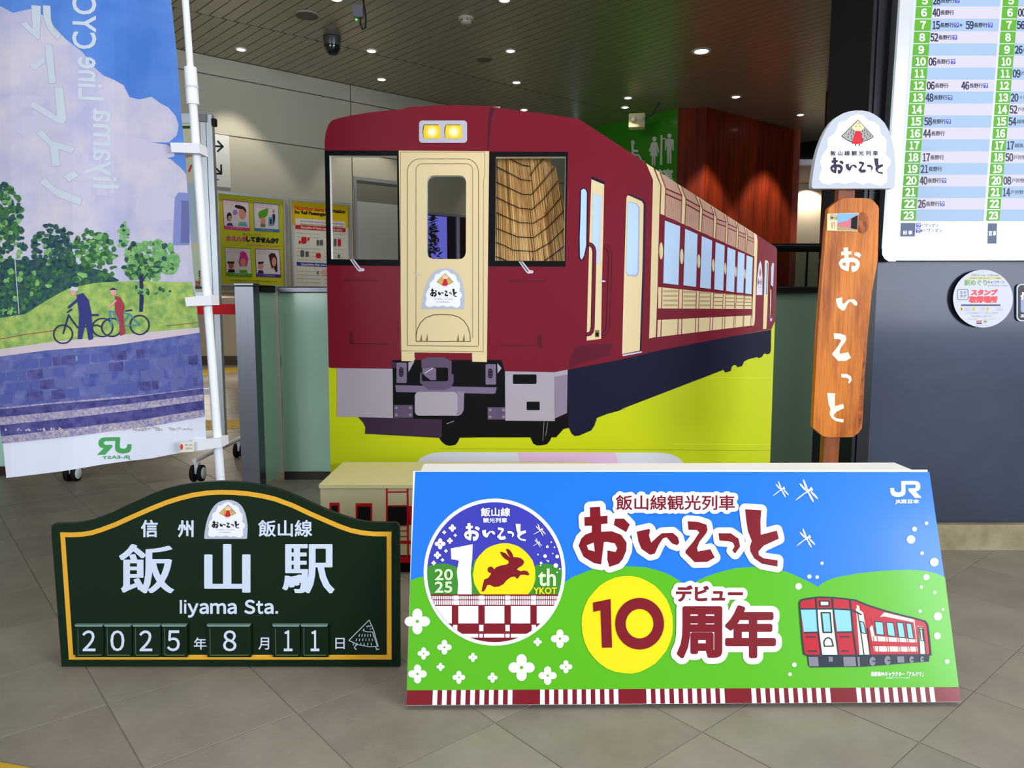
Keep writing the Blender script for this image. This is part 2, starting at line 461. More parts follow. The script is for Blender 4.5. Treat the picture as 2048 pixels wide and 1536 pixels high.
o = MB().box((q.x + .45, 13.7, 1.9), (.9, .2, 3.8)).build('street_column', m_dark); tag(o, 'black column standing outside the small wall window', 'column')
q = on_y(906, 470, 12.8)
o = MB().tube([(q.x, q.y, .0), (q.x + .02, q.y, 1.9)], .016, 10).build('marker_pole', m_alu); tag(o, 'thin grey pole in front of the black column outside the window', 'pole')

# recess under the poster wall: far beige wall with dark baseboard
wf = MB().box((-6.3, 16.4, 1.0), (9, .1, 2.0)).build('wall_back', m_wall2); tag(wf, kind='structure')
bb = MB().box((-6.3, 16.32, .1), (9, .05, .2)).build('baseboard_back', M('dark_base', (84, 70, 60), .5)); tag(bb, kind='structure')
sf = MB().prism(pw, [rect(tL, -.02, wt(845, 500)[0], 0)], -6.5, .03, pixels=False).build('trim_1', m_wall2); tag(sf, kind='structure')

# green restroom sign wall, wood panelled wall
def vwall(name, a, b, z0, z1, mat, th=.12):
    a, b = V((a[0], a[1], 0)), V((b[0], b[1], 0)); d = (b - a).normalized(); n = V((d.y, -d.x, 0))
    if n.dot(CAM - a) < 0: n = -n
    pl = Plane((a.x, a.y, z0), n); L = (b - a).length * (1 if pl.ex.dot(d) > 0 else -1)
    o = MB().prism(pl, [rect(0, 0, L, z1 - z0)], -th, 0, pixels=False).build(name, mat); tag(o, kind='structure')
    return pl, o
C0 = (1.0, 11.84); C1 = (2.28, 10.49); C2 = (2.66, 10.44); C3 = (4.33, 11.70)
pg, wg = vwall('wall_green', C0, C1, 0, CZ, M('green_sign_film', (58, 150, 30), .32, coat=.08))
pb1, wb1 = vwall('wall_wood_end', C1, C2, 0, CZ, m_wood)
pb2, wb2 = vwall('wall_wood', C2, C3, 0, CZ, m_wood)
pb3, wb3 = vwall('wall_wood_return', C3, (4.40, 14.0), 0, CZ, m_wood, .1)
# vertical veneer boards, proud of the wall
for (a, b, pl, wo) in ((C1, C2, pb1, wb1), (C2, C3, pb2, wb2)):
    L = math.hypot(b[0] - a[0], b[1] - a[1]); n = max(1, round(L / .38)); s = 1 if pl.ex.x * (b[0] - a[0]) > 0 else -1
    for k in range(n):
        MB().prism(pl, [rect(s * (L * k / n + .003), .02, s * (L * (k + 1) / n - .003), CZ - .02)], 0, .008, pixels=False).build('veneer_board', m_wood, wo)
ik = Ink(pg, .004); ik.L = 1
wm = M('sign_white', (225, 232, 220), .5)
ik.z(3.072, 1180, 120)
for cx, cy, k in ((397, 486, 0), (489, 466, 1)):
    ik.poly(ell(cx, cy, 13, 15), wm)
ik.poly([(385, 503), (409, 503), (418, 520), (427, 568), (419, 571), (410, 540), (416, 590), (403, 592), (402, 652), (394, 652), (393, 592), (391, 592), (389, 650), (380, 648), (381, 590), (368, 588), (380, 540), (371, 566), (362, 560), (375, 515)], wm)
ik.poly([(474, 484), (506, 484), (515, 492), (516, 555), (508, 556), (506, 510), (502, 560), (501, 636), (491, 636), (490, 565), (488, 565), (486, 636), (476, 636), (474, 560), (473, 510), (468, 555), (461, 554), (462, 494)], wm)
ik.poly([(435, 462), (447, 462), (444, 645), (431, 643)], wm)
ik.poly([(448, 480), (469, 480), (469, 488), (448, 488)], wm)
ik.poly(ell(264, 508, 12, 15), wm)
ik.poly([(256, 520), (270, 520), (270, 550), (298, 554), (298, 566), (270, 566), (272, 575), (305, 580), (322, 615), (338, 622), (338, 634), (316, 628), (300, 592), (262, 590), (256, 575)], wm)
ik.text('化粧室', 330, 672, 508, 742, wm, 1)
ik.build('pictogram_print', wg)

# right hand steel wall with black pillar
YR = 3.93
pr = Plane((2.0, YR, 0), (.02, -1, 0))
xl = on_y(1745, 740, YR).x
m_rwall = M('blue_grey_steel', (46, 56, 72), .42, .2, noise=((36, 43, 64), 1.1), bump=(5, .25), coat=.15)
o = MB().box((xl + 1.6, YR + .1, (CZ + .14) / 2), (3.2, .2, CZ - .14)).build('wall_right', m_rwall); tag(o, kind='structure'); wr = o
o = MB().box((xl + 1.6, YR + .07, .066), (3.2, .22, .15), bev=.0).build('baseboard_right', M('stone_kerb', (172, 160, 128), .6, noise=((140, 128, 98), 6))); tag(o, kind='structure')
o = MB().box((xl - .045, YR + .26, CZ / 2), (.09, .52, CZ)).build('column_1', m_blk); tag(o, kind='structure')
MB().box((xl - .062, YR - .004, CZ / 2), (.012, .01, CZ)).build('trim', m_blk, o)
# dark wood column and lit bay beyond
a = on_y(1649, 400, 9.6); b = on_y(1760, 400, 9.6)
o = MB().box(((a.x + b.x) / 2, 9.65, CZ / 2), (b.x - a.x, .1, CZ)).build('column_2', M('dark_wood_column', (66, 26, 20), .4)); tag(o, kind='structure')
o = MB().box((6.4, 14.3, 2), (4.6, .1, 4)).build('wall_far', m_wall2); tag(o, kind='structure')
o = MB().box((6.4, 12.35, 3.62), (4.2, .1, .09)).build('beam', m_white); tag(o, kind='structure')
o = MB().box((6.4, 13.3, 3.62), (4.2, 1.9, .06)).build('ceiling_lower', M('brown_ceiling', (120, 92, 74), .5)); tag(o, kind='structure')

# closing walls outside the frame
o = MB().box((-8.6, 6, 2), (.1, 22, 4)).build('wall_side_left', m_wall2); tag(o, kind='structure')
o = MB().box((9.4, 9, 2), (.1, 14, 4)).build('wall_side_right', m_wall2); tag(o, kind='structure')

# ------------------------------------------------------------------ ceiling
SD = V((-.698, .716, 0)); SNN = V((.716, .698, 0))
plen = MB().box((0, 3.7, CZ + .06), (20, 17.4, .04)).build('ceiling', m_dark); tag(plen, kind='structure')
pl2 = MB().box((6, 13.5, CZ + .06), (8, 2.2, .04)).build('ceiling_far', m_dark); tag(pl2, kind='structure')
seamP = V((-2.916, 7.145, 0)); seamD = V((sin(R(51.7)), cos(R(51.7)), 0)); PITCHS = .1144
den = seamD.dot(SNN)
for k in range(-14, 82):
    for side in (0, 1):
        c = seamP.dot(SNN) + PITCHS * (k + .5 + (.45 if side else 0))
        t = (c - seamP.dot(SNN)) / den; q = seamP + seamD * t
        L = 2.6 if side else 8.4
        ctr = q + SD * ((L / 2 + .009) if side else -(L / 2 + .009)); ctr.z = CZ + .008
        o = MB().obox(ctr, SNN, SD, V((0, 0, 1)), PITCHS / 2 - .0045, L / 2, .008).build('slat', m_slat, plen)
def on_c(x, y): return on_floor(x, y, CZ)
dl = [(482, 98, .05), (743, 101, .05), (1021, 101, .05), (1403, 102, .085), (763, 158, .05), (1033, 164, .05), (1256, 195, .05), (1250, 214, .05), (1048, 219, .05), (1472, 193, .055), (1601, 229, .05), (673, -3, .05), (1009, -1, .05)]
dn = ['near the wall above the mobile notice board', 'in the middle of the slatted ceiling, right of the dome camera', 'above the centre of the train board',
      'large one above the train side windows', 'near the pale wall, behind the dome camera', 'behind the centre ceiling light, above the headlights',
      'in the green reflection, front one of the close pair', 'back one of the close pair before the green wall', 'just above the roof edge of the train board',
      'in front of the wood panelled wall', 'by the end of the wood wall, near the post sign', 'cut by the top edge, left of the hanging cable box', 'cut by the top edge above the train board']
m_ring = M('lamp_ring', (210, 208, 200), .4)
for (x, y, r), d in zip(dl, dn):
    p = on_c(x, y)
    e = empty('downlight', (p.x, p.y, CZ - .012), 'round recessed ceiling light ' + d, 'ceiling light', 'recessed downlights in the slatted ceiling')
    MB().lathe((p.x, p.y, CZ - .012), [(r * .82, .006), (r, .0), (r * 1.22, .002), (r * 1.25, .013)], 24).build('ring', m_ring, e)
    MB().lathe((p.x, p.y, CZ - .010), [(r * .84, .004), (r * .5, -.003), (0, -.005)], 24).build('lens', m_lamp, e)
    l = bpy.data.lights.new('spot', 'SPOT'); l.energy = (34 if r < .06 else 55) * {1472: 5, 1601: 5, 1256: 2.2, 1250: 2.2, 482: 1.8, 763: 1.6}.get(x, 1); l.spot_size = R(78); l.spot_blend = .35; l.shadow_soft_size = .05; l.color = (1, .93, .82)
    lo = bpy.data.objects.new('spot_light', l); COL.objects.link(lo); lo.parent = e; lo.location = (0, 0, -.03)
# light of the lower ceiling downlight, then a point light added for the recess
def spot(p, en, ang=78, t=None, col=(1, .93, .82)):
    l = bpy.data.lights.new('spot', 'SPOT'); l.energy = en; l.spot_size = R(ang); l.spot_blend = .35; l.shadow_soft_size = .05; l.color = col
    lo = bpy.data.objects.new('ceiling_spot', l); COL.objects.link(lo); lo.location = p
    if t: lo.rotation_euler = (V(t) - V(p)).to_track_quat('-Z', 'Y').to_euler()
p = on_floor(1609, 374, 3.55)
e = empty('downlight', (p.x, p.y, 3.578), 'round recessed light in the lower brown ceiling beside the post sign', 'ceiling light', 'recessed downlights in the slatted ceiling')
MB().lathe((p.x, p.y, 3.58), [(.07, .0), (.085, .002), (.087, .011)], 20).build('ring', m_ring, e)
MB().lathe((p.x, p.y, 3.579), [(.072, .004), (0, -.004)], 20).build('lens', m_lamp, e)
spot((p.x, p.y - .3, 3.5), 70, 140)
l = bpy.data.lights.new('recess', 'POINT'); l.energy = 60; l.shadow_soft_size = .2; l.color = (1, .9, .78)
lo = bpy.data.objects.new('added_recess_light', l); COL.objects.link(lo); lo.location = (-5.5, 13.2, 1.2)  # added to brighten the far recess, has no fixture of its own

# speakers, smoke detector, dome camera, cable box
for (x, y, r, d) in ((614, 30, .115, 'round flat speaker grille in the ceiling left of the hanging cable box'), (968, 118, .095, 'round flat speaker grille in the ceiling above the train headlights')):
    p = on_c(x, y); e = empty('speaker_grille', (p.x, p.y, CZ - .012), d, 'speaker', 'round ceiling speakers')
    MB().lathe((p.x, p.y, CZ - .012), [(r * .86, .002), (r * .95, 0), (r, .004), (r, .013)], 28).build('rim', M('grille_rim', (150, 146, 130), .5), e)
    MB().lathe((p.x, p.y, CZ - .012), [(r * .87, .004), (0, .001)], 28).build('mesh', M('grille', (112, 108, 96), .7), e)
p = on_c(932, 36); e = empty('smoke_detector', (p.x, p.y, CZ - .06), 'white round smoke detector on the slatted ceiling', 'smoke detector')
MB().lathe((p.x, p.y, CZ), [(.075, 0), (.075, -.015), (.05, -.02)], 24).build('mount', M('det', (190, 186, 170), .5), e)
MB().lathe((p.x, p.y, CZ - .02), [(.05, 0), (.055, -.02), (.04, -.035), (0, -.038)], 24).build('chamber', MATS['det'], e)
for k in range(6): MB().box((p.x + .054 * cos(k), p.y + .054 * sin(k), CZ - .032), (.012, .012, .008), k).build('vent_slot', m_black, e)
p = on_c(664, 74); e = empty('dome_camera', (p.x, p.y, CZ - .17), 'dark dome security camera hanging from the slatted ceiling', 'camera')
MB().lathe((p.x, p.y, CZ), [(.0, 0), (.085, 0), (.09, -.02), (.08, -.09), (.078, -.1)], 28).build('housing', M('cam_house', (90, 90, 94), .3, .5), e)
MB().lathe((p.x, p.y, CZ - .1), [(.083, .012), (.083, -.01), (.06, -.05), (.055, -.065), (.03, -.08), (0, -.083)], 28).build('dome', M('cam_dome', (16, 16, 18), .12, coat=1), e)
q = on_y(718, 18, 5.2); e = empty('cable_box', (q.x, q.y, q.z - .06), 'grey sensor box on a thin drop pipe with looped black cable and green lamp', 'sensor')
MB().tube([(q.x + .012, q.y, CZ), (q.x + .012, q.y, q.z + .06)], .014, 10).build('pipe', M('pipe', (58, 52, 48), .5), e)
b0 = MB().box((q.x - .005, q.y, q.z - .015), (.066, .04, .085), bev=.006).build('box', M('box_grey', (92, 92, 100), .5), e)
MB().tube([(q.x + .03, q.y, q.z + .06), (q.x + .045, q.y, q.z - .05), (q.x + .04, q.y, q.z - .12), (q.x + .022, q.y, q.z - .13), (q.x + .008, q.y, q.z - .1), (q.x + .006, q.y, q.z - .055)], .006, 8).build('cable', m_rub, e)
MB().lathe((q.x - .018, q.y - .006, q.z - .07), [(0, .006), (.006, .004), (.006, -.004), (0, -.006)], 10).build('lamp', M('led_green', (60, 230, 70), .5, emit=4), e)
# emergency light on the green wall
q = on_y(1274, 243, 10.2); e = empty('emergency_light', (q.x, q.y, q.z - .12), 'cream twin emergency light box hung under the ceiling before the green wall', 'emergency light')
ang = R(-12)
MB().box((q.x, q.y, q.z), (.21, .14, .19), ang, bev=.012).build('housing', M('cream_box', (222, 214, 160), .5), e)
for dx, r in ((-.05, .04), (.055, .028)):
    MB().lathe((q.x + dx * cos(ang), q.y - .075 + dx * sin(ang), q.z + .02 - abs(dx) * .1), [(r, 0), (r * .9, .01), (r * .5, .022), (0, .026)], 18, axis=(.2, -1, -.1)).build('lens', M('lens_grey', (215, 215, 210), .2), e)
MB().tube([(q.x + .1, q.y, q.z + .02), (q.x + .2, q.y, q.z + .09), (q.x + .3, q.y, CZ)], .012, 8).build('bracket', m_steel, e)

# arrow plates on the pale wall
PL = pw
e = empty('arrow_sign', pw.pix(436, 378), 'pale direction plate with two black arrows on the wall behind the notice board', 'sign')
MB().prism(pw, [[(360, 258), (457, 272), (461, 376), (360, 366)]], .002, .012).build('plate', M('plate_white', (214, 214, 208), .45), e)
ik = Ink(pw, .013); ik.z(3, 0, 0)
ik.line([(1270, 876), (1335, 881)], 11, m_black).line([(1302, 846), (1335, 881), (1300, 912)], 11, m_black); ik.build('arrow', e)
ik = Ink(pw, .013); ik.z(3, 0, 0)
ik.line([(1276, 992), (1325, 1042)], 11, m_black).line([(1324, 988), (1326, 1044), (1275, 1042)], 11, m_black).line([(1274, 1052), (1276, 1076), (1312, 1079)], 5, m_black)
ik.build('arrow', e)

# ------------------------------------------------------------------ glass barrier behind the board
YG = 5.54
def gbar(name, label, x0p, x1p, rail=True):
    a = on_y(x0p, 900, YG).x; b = on_y(x1p, 900, YG).x
    e = empty(name, ((a + b) / 2, YG, 0), label, 'glass barrier', 'green glass barriers around the counter')
    MB().box(((a + b) / 2, YG, .735), (b - a, .012, 1.35)).build('pane', m_glassd, e)
    MB().box(((a + b) / 2, YG, .03), (b - a, .05, .06)).build('base_channel', M('dark_channel', (62, 58, 52), .5), e)
    if rail: MB().box(((a + b) / 2, YG, 1.432), (b - a, .07, .045), bev=.008).build('handrail', m_steel, e)
    return e
e = gbar('glass_barrier', 'green frosted glass barrier left of the train board, with steel handrail', 569, 800)
gbar('glass_barrier', 'green glass barrier behind the train board', 802, 1330)
e = gbar('glass_barrier', 'dim green glass barrier between the train board and the wooden post sign', 1332, 1690)
a = on_y(1440, 540, YG).x; b = on_y(1700, 540, YG).x
up = empty('upper_glass_screen', ((a + b) / 2, YG, 1.455), 'clear glass screen with dark top tube standing above the right barrier', 'glass screen')
MB().box(((a + b) / 2, YG, 1.585), (b - a, .01, .26)).build('pane', GL_('screen_glass', (200, 214, 206), .12), up)
MB().tube([(a, YG, 1.74), (b, YG, 1.74)], .032, 14).build('top_tube', M('dark_tube', (60, 60, 62), .25, .7), up)
q = on_y(1612, 545, YG)
MB().box((q.x, YG - .006, 1.585), (.014, .016, .26)).build('joint', m_blk, up)
MB().lathe((q.x + .11, YG - .012, 1.64), [(.0, .02), (.02, .02), (.024, 0)], 16, axis=(0, -1, 0)).build('bolt', m_steel, up)
# side return of the barrier with the steel post
p0 = on_y(557, 954, YG - .03); p0.z = 0; p1 = on_floor(527, 976)
e = empty('glass_return', ((p0.x + p1.x) / 2, (p0.y + p1.y) / 2, 0), 'pale green glass side panel joining the steel post to the barrier', 'glass barrier')
d = (p1 - p0); d.z = 0; ang = math.atan2(d.y, d.x); mid = (p0 + p1) / 2
MB().box((mid.x, mid.y, .72), (d.length, .014, 1.38), ang).build('pane', m_glassg, e)
MB().box((p0.x + .014, YG - .002, .73), (.042, .02, 1.36)).build('corner_trim', M('white_trim', (205, 220, 205), .4), e)
MB().box((mid.x, mid.y, 1.435), (d.length * .9, .06, .05), ang).build('cap', m_blk, e)
q = on_y(494, 575, 5.12)
post = empty('steel_post', (q.x, 5.12, 0), 'brushed steel queue post at the end of the glass barrier, red belt attached', 'post')
MB().box((q.x, 5.12, .725), (.125, .125, 1.45), bev=.006).build('shaft', m_steel, post)
MB().box((q.x, 5.12, 1.40 + .06), (.13, .13, .02), bev=.004).build('cap', m_steel, post)
za = on_y(440, 608, 5.12).z; zb_ = on_y(440, 629, 5.12).z; xa = on_y(370, 615, 5.12).x; xb = on_y(477, 615, 5.12).x
o = MB().box(((xa + xb) / 2 - .15, 5.12, (za + zb_) / 2), (xb - xa + .3, .004, za - zb_)).build('barrier_belt', M('belt_red', (190, 12, 24), .6)); tag(o, 'red queue belt stretched from the steel post behind the banner', 'belt')
# left screen at the edge of the picture
q = on_floor(14, 950); e = empty('glass_screen', (q.x - .6, q.y, 0), 'green glass screen at the far left edge beside the banner hem', 'glass screen')
MB().box((q.x - .6, q.y, .62), (1.2, .014, 1.1)).build('pane', m_glassg, e)
MB().box((q.x - .6, q.y, .035), (1.2, .05, .07)).build('base_channel', M('maroon_channel', (66, 40, 36), .5), e)

# ------------------------------------------------------------------ mobile notice board on casters
YB = 5.9
pn = Plane((-2.8, YB - .02, 1.4), (0, -1, 0))
nb = empty('notice_board', (-2.8, YB, 0), 'tall aluminium notice board on casters behind the banner, cream sheet with green border', 'notice board')
xr = on_y(424, 300, YB).x; xL = on_y(60, 300, YB).x; zt = on_y(400, 229, YB).z; zlo = on_y(425, 592, YB).z
xr = (on_y(423, 300, YB).x + on_y(441, 800, YB).x) / 2
fm = MB().prism(pn, [[(-.9 + .0, 0)] * 0 + rect(xL + 2.8, zlo - 1.4, xr + 2.8 - .02, zt - 1.4), rect(xL + 2.8 + .05, zlo - 1.4 + .03, xr + 2.8 - .06, zt - 1.4 - .07)], -.03, .012, pixels=False)
fm.build('frame', M('alu_frame', (196, 202, 206), .35, .4), nb)
MB().prism(pn, [rect(xL + 2.84, zlo - 1.38, xr + 2.8 - .05, zt - 1.4 - .06)], -.02, 0, pixels=False).build('sheet', M('cream_sheet', (206, 204, 174), .5), nb)
ik = Ink(pn, .002)
xa, xb, z0, z1 = xL + 2.9, xr + 2.8 - .078, zlo - 1.345, zt - 1.4 - .09
gb = MB()
gb.prism(pn, [rect(xa, z0, xb, z1), rect(xa + .02, z0 + .02, xb - .02, z1 - .02)], .0005, .002, pixels=False)
gb.build('green_border', M('border_green', (28, 78, 44), .5), nb)
ik.z(); r_ = M('print_red', (205, 40, 40), .5)
ik.text('る', 366, 305, 380, 316, r_).line([(383, 330), (378, 344)], 4, r_).text('信濃', 391, 540, 401, 576, m_black).text('駅', 392, 562, 400, 574, r_)
ik.poly([(374, 366), (389, 366), (394, 486), (380, 486)], M('print_paleblue', (176, 196, 214), .5))
ik.poly([(380, 500), (394, 500), (398, 560), (384, 560)], M('print_palegreen', (190, 206, 176), .5))
ik.build('poster_print', nb)
MB().box((xr + .005, YB, (zt + .18) / 2), (.045, .05, zt - .18), bev=.006).build('upright', MATS['alu_frame'], nb)
MB().box((xL, YB, (zt + .18) / 2), (.045, .05, zt - .18), bev=.006).build('upright', MATS['alu_frame'], nb)
MB().box(((xL + xr) / 2, YB, .63), (xr - xL, .035, .05)).build('crossbar', MATS['alu_frame'], nb)
q = on_y(406, 238, YB); MB().box((q.x + .01, YB - .035, zt - .035), (.06, .03, .06), .15, bev=.006).build('corner_cap', M('cap_grey', (130, 132, 136), .5), nb)
q = on_y(424, 246, YB); MB().box((xr + .04, YB - .01, q.z), (.03, .04, .055)).build('clip', m_black, nb)
def caster(x, y):
    w = MB().lathe((x + .028, y, .062), [(.0, -.014), (.045, -.014), (.062, -.012), (.062, .012), (.045, .014), (0, .014)], 22, axis=(1, 0, 0))
    w.lathe((x - .028, y, .062), [(.0, -.014), (.045, -.014), (.062, -.012), (.062, .012), (.045, .014), (0, .014)], 22, axis=(1, 0, 0))
    wh = w.build('caster_wheel', m_rub, nb)
    MB().lathe((x + .043, y, .062), [(.044, 0), (.04, .006), (0, .007)], 20, axis=(1, 0, 0)).build('hub', m_white, wh)
    MB().lathe((x - .043, y, .062), [(.044, 0), (.04, -.006), (0, -.007)], 20, axis=(1, 0, 0)).build('hub', m_white, wh)
    MB().box((x, y, .10), (.028, .05, .08)).build('fork', m_white, wh)
for x in (xr - .03, on_y(150, 945, 5.5).x):
    MB().tube([(x, 5.42, .165), (x, 6.4, .165)], .018, 10).build('foot_bar', m_white, nb)
    caster(x, 5.47); caster(x, 6.34)

# ------------------------------------------------------------------ poster frames on the pale wall
def Zt(pts, sc, ox, oy): return [(x / sc + ox, y / sc + oy) for x, y in pts]
def frame(label, outer, inner, sc, ox, oy):
    c = pw.pix(*Zt([(sum(p[0] for p in outer) / 4, max(p[1] for p in outer))], sc, ox, oy)[0])
    e = empty('poster_frame', c, label, 'poster', 'framed posters on the pale wall')
    MB().prism(pw, [Zt(outer, sc, ox, oy), Zt(inner, sc, ox, oy)], .002, .03).build('frame', m_alu, e)
    MB().prism(pw, [Zt(inner, sc, ox, oy)], .002, .008).build('sheet', M('paper', (226, 222, 210), .5), e)
    return e
e = frame('yellow green framed poster with four picture cards of passengers, beside the notice board', [(78, 85), (1010, 172), (1030, 1395), (130, 1372)], [(100, 118), (988, 208), (1010, 1375), (150, 1352)], 6.827, 420, 370)
SK = lambda y: .098 - .078 * (y - 100) / 1290
ye = M('poster_yellow', (206, 204, 30), .5); pk = M('p_pink', (222, 70, 150), .5); ik = Ink(pw, .009, .0008); ik.sk = SK; ik.z(6.827, 420, 370)
ik.poly([(100, 118), (988, 208), (1010, 1375), (150, 1352)], ye); ik.L = 1
cards = [([(162, 195), (530, 235), (545, 628), (185, 600)], (215, 60, 140), [(185, 556), (545, 588), (545, 628), (187, 600)]),
         ([(585, 235), (935, 268), (942, 645), (600, 625)], (40, 120, 190), [(598, 588), (942, 608), (942, 645), (600, 625)]),
         ([(195, 848), (550, 868), (572, 1258), (212, 1240)], (80, 160, 40), [(212, 1196), (572, 1212), (572, 1258), (212, 1240)]),
         ([(608, 868), (950, 882), (965, 1265), (625, 1250)], (84, 48, 160), [(622, 1212), (965, 1222), (965, 1265), (625, 1250)])]
wcard = M('card_white', (232, 222, 226), .5); skin = M('p_skin', (226, 150, 130), .5); dk = M('p_dark', (30, 24, 34), .5); navy = M('p_navy', (44, 40, 110), .5)
for pts, c, bar in cards:
    cm = M('card_%d' % c[0], c, .5); cx = sum(p[0] for p in pts) / 4; cy = sum(p[1] for p in pts) / 4
    ik.L = 1; ik.poly(pts, cm); ik.L = 2; ik.poly([(cx + (x - cx) * .95, cy + (y - cy) * .95) for x, y in pts], wcard); ik.L = 3; ik.poly(bar, cm)
    for r in range(2): ik.text('知らないうちに あなたも', pts[0][0] + 30, pts[0][1] + 25 + r * 28, pts[0][0] + 250, pts[0][1] + 45 + r * 30, pk)
    ik.L = 4; ik.text('していませんか', bar[0][0] + 100, bar[0][1] + 14, bar[0][0] + 260, bar[0][1] + 34, wcard)
ik.L = 3
ik.poly(ell(440, 380, 52, 92), skin).poly([(330, 300), (345, 272), (400, 275), (460, 300), (490, 340), (488, 390), (470, 360), (440, 330), (370, 325)], dk).poly([(375, 560), (400, 505), (480, 505), (515, 570)], M('p_teal', (110, 180, 180), .5))
ik.poly(ell(258, 435, 34, 60), dk).poly([(220, 556), (240, 520), (290, 520), (315, 560)], navy).poly(ell(338, 375, 33, 38), M('p_lilac', (170, 130, 210), .5))
ik.L = 4; ik.poly(ell(262, 452, 22, 34), skin)
ik.L = 3
ik.poly([(650, 400), (670, 360), (730, 335), (785, 315), (792, 370), (775, 420), (740, 450), (670, 460)], M('p_leaf', (92, 168, 40), .5)).poly(ell(718, 495, 34, 50), skin).poly(rect(685, 530, 750, 580), M('p_olive', (130, 130, 90), .5))
ik.poly(ell(862, 360, 20, 26), skin).poly([(845, 400), (885, 400), (885, 470), (865, 560), (848, 520)], navy).poly([(795, 440), (850, 430), (855, 560), (790, 560)], M('p_teal', None) if False else MATS['p_teal']).poly(ell(825, 500, 16, 40), navy)
ik.poly(ell(448, 1000, 50, 70), M('p_mag', (226, 50, 150), .5)).poly([(410, 920), (450, 900), (490, 930), (520, 1010), (500, 1110), (400, 1110), (385, 1060)], MATS['p_mag']).poly(ell(285, 1100, 36, 46), M('p_orange', (206, 92, 50), .5)).poly([(230, 1045), (330, 1045), (325, 1075), (235, 1075)], dk).poly([(235, 1195), (250, 1150), (325, 1150), (340, 1195)], dk).poly([(390, 1200), (400, 1160), (500, 1160), (510, 1205)], MATS['p_leaf'])
ik.L = 4; ik.poly(ell(448, 1060, 38, 55), skin)
ik.L = 3
ik.poly([(795, 960), (830, 930), (880, 935), (910, 1000), (918, 1180), (890, 1190), (860, 1120), (840, 1150), (815, 1060)], M('p_hair', (66, 24, 48), .5)).poly([(800, 1215), (830, 1175), (900, 1175), (930, 1220)], wcard).poly(ell(688, 1110, 36, 46), skin).poly([(648, 1050), (730, 1045), (722, 1075), (652, 1080)], dk).poly([(640, 1210), (660, 1165), (715, 1165), (730, 1212)], navy)
ik.L = 4; ik.poly(ell(868, 1050, 32, 62), skin); ik.L = 3
ik.text('知らないうちに', 445, 655, 695, 695, dk).text('カスハラ', 222, 700, 485, 755, M('p_rose', (206, 80, 130), .5), 1.0).text('してませんか？', 495, 705, 925, 770, dk, 1.0).text('私たち鉄道係員はお客さまと社員の笑顔あふれる駅をめざします', 262, 1290, 915, 1312, dk)
ik.line([(490, 815), (940, 838)], 9, MATS['p_rose'])
ik.build('poster_print', e)
e = frame('framed poster about hazardous items for rail passengers, yellow heading, partly behind the train board', [(1075, 180), (1912, 255), (1925, 1420), (1120, 1405)], [(1100, 215), (1885, 290), (1898, 1400), (1140, 1385)], 6.827, 420, 370)
ik = Ink(pw, .009, .0008); ik.sk = SK; ik.z(6.827, 420, 370); pr_ = M('p_red', (206, 34, 34), .5); bl_ = M('p_blue', (44, 60, 170), .5); gy_ = M('p_grey', (96, 96, 92), .5)
ik.poly([(1100, 215), (1885, 290), (1888, 588), (1115, 545)], M('p_yel', (232, 198, 10), .5)); ik.L = 1
ik.poly([(1160, 455), (1840, 500), (1842, 580), (1162, 540)], wcard).poly([(1160, 545), (1845, 592), (1848, 645), (1162, 600)], pr_).poly([(1178, 1050), (1850, 1085), (1852, 1135), (1180, 1100)], bl_)
ik.L = 2
ik.text('Hazardous Items', 1152, 284, 1550, 332, M('p_redor', (222, 70, 30), .5), .45).text('Information', 1572, 322, 1838, 368, dk, .45).text('for Rail Passengers', 1152, 344, 1600, 402, dk, .45).text('Examples of items you cannot carry', 1240, 560, 1800, 600, wcard, .15).text('Quantities that are allowed', 1240, 1064, 1700, 1100, wcard, .15)
for r in range(2): ik.text('explosives and dangerous goods', 1230, 480 + r * 40, 1810, 505 + r * 42, dk)
for (x, y, w_, h_, m_) in ((1240, 710, 75, 90, pr_), (1450, 750, 38, 75, gy_), (1495, 750, 44, 75, gy_), (1230, 890, 52, 92, gy_), (1298, 905, 46, 78, gy_), (1440, 930, 70, 70, pr_), (1685, 735, 38, 100, gy_), (1738, 740, 46, 98, pr_), (1740, 950, 30, 50, gy_), (1205, 760, 30, 40, pr_), (1325, 720, 30, 40, pr_), (1455, 1175, 20, 45, gy_), (1515, 1150, 330, 90, M('p_palered', (232, 180, 170), .5))):
    ik.poly(rrect(x, y, x + w_, y + h_, min(w_, h_) * .3, 3), m_)
for y in range(645, 1380, 52):
    if 1040 < y < 1120 or 700 < y < 830: continue
    ik.text('fuel gas spirits matches', 1180, y, 1500, y + 16, gy_); ik.text('liquids and powders', 1560, y + 12, 1830, y + 27, gy_)
ik.build('poster_print', e)

# ------------------------------------------------------------------ train photo board
PT = Plane((0, 4.10, 0), (0, -cos(R(1.0)), sin(R(1.0)) * 1))
zf = PT.loc(1100, 1000)  # keep
bot = None
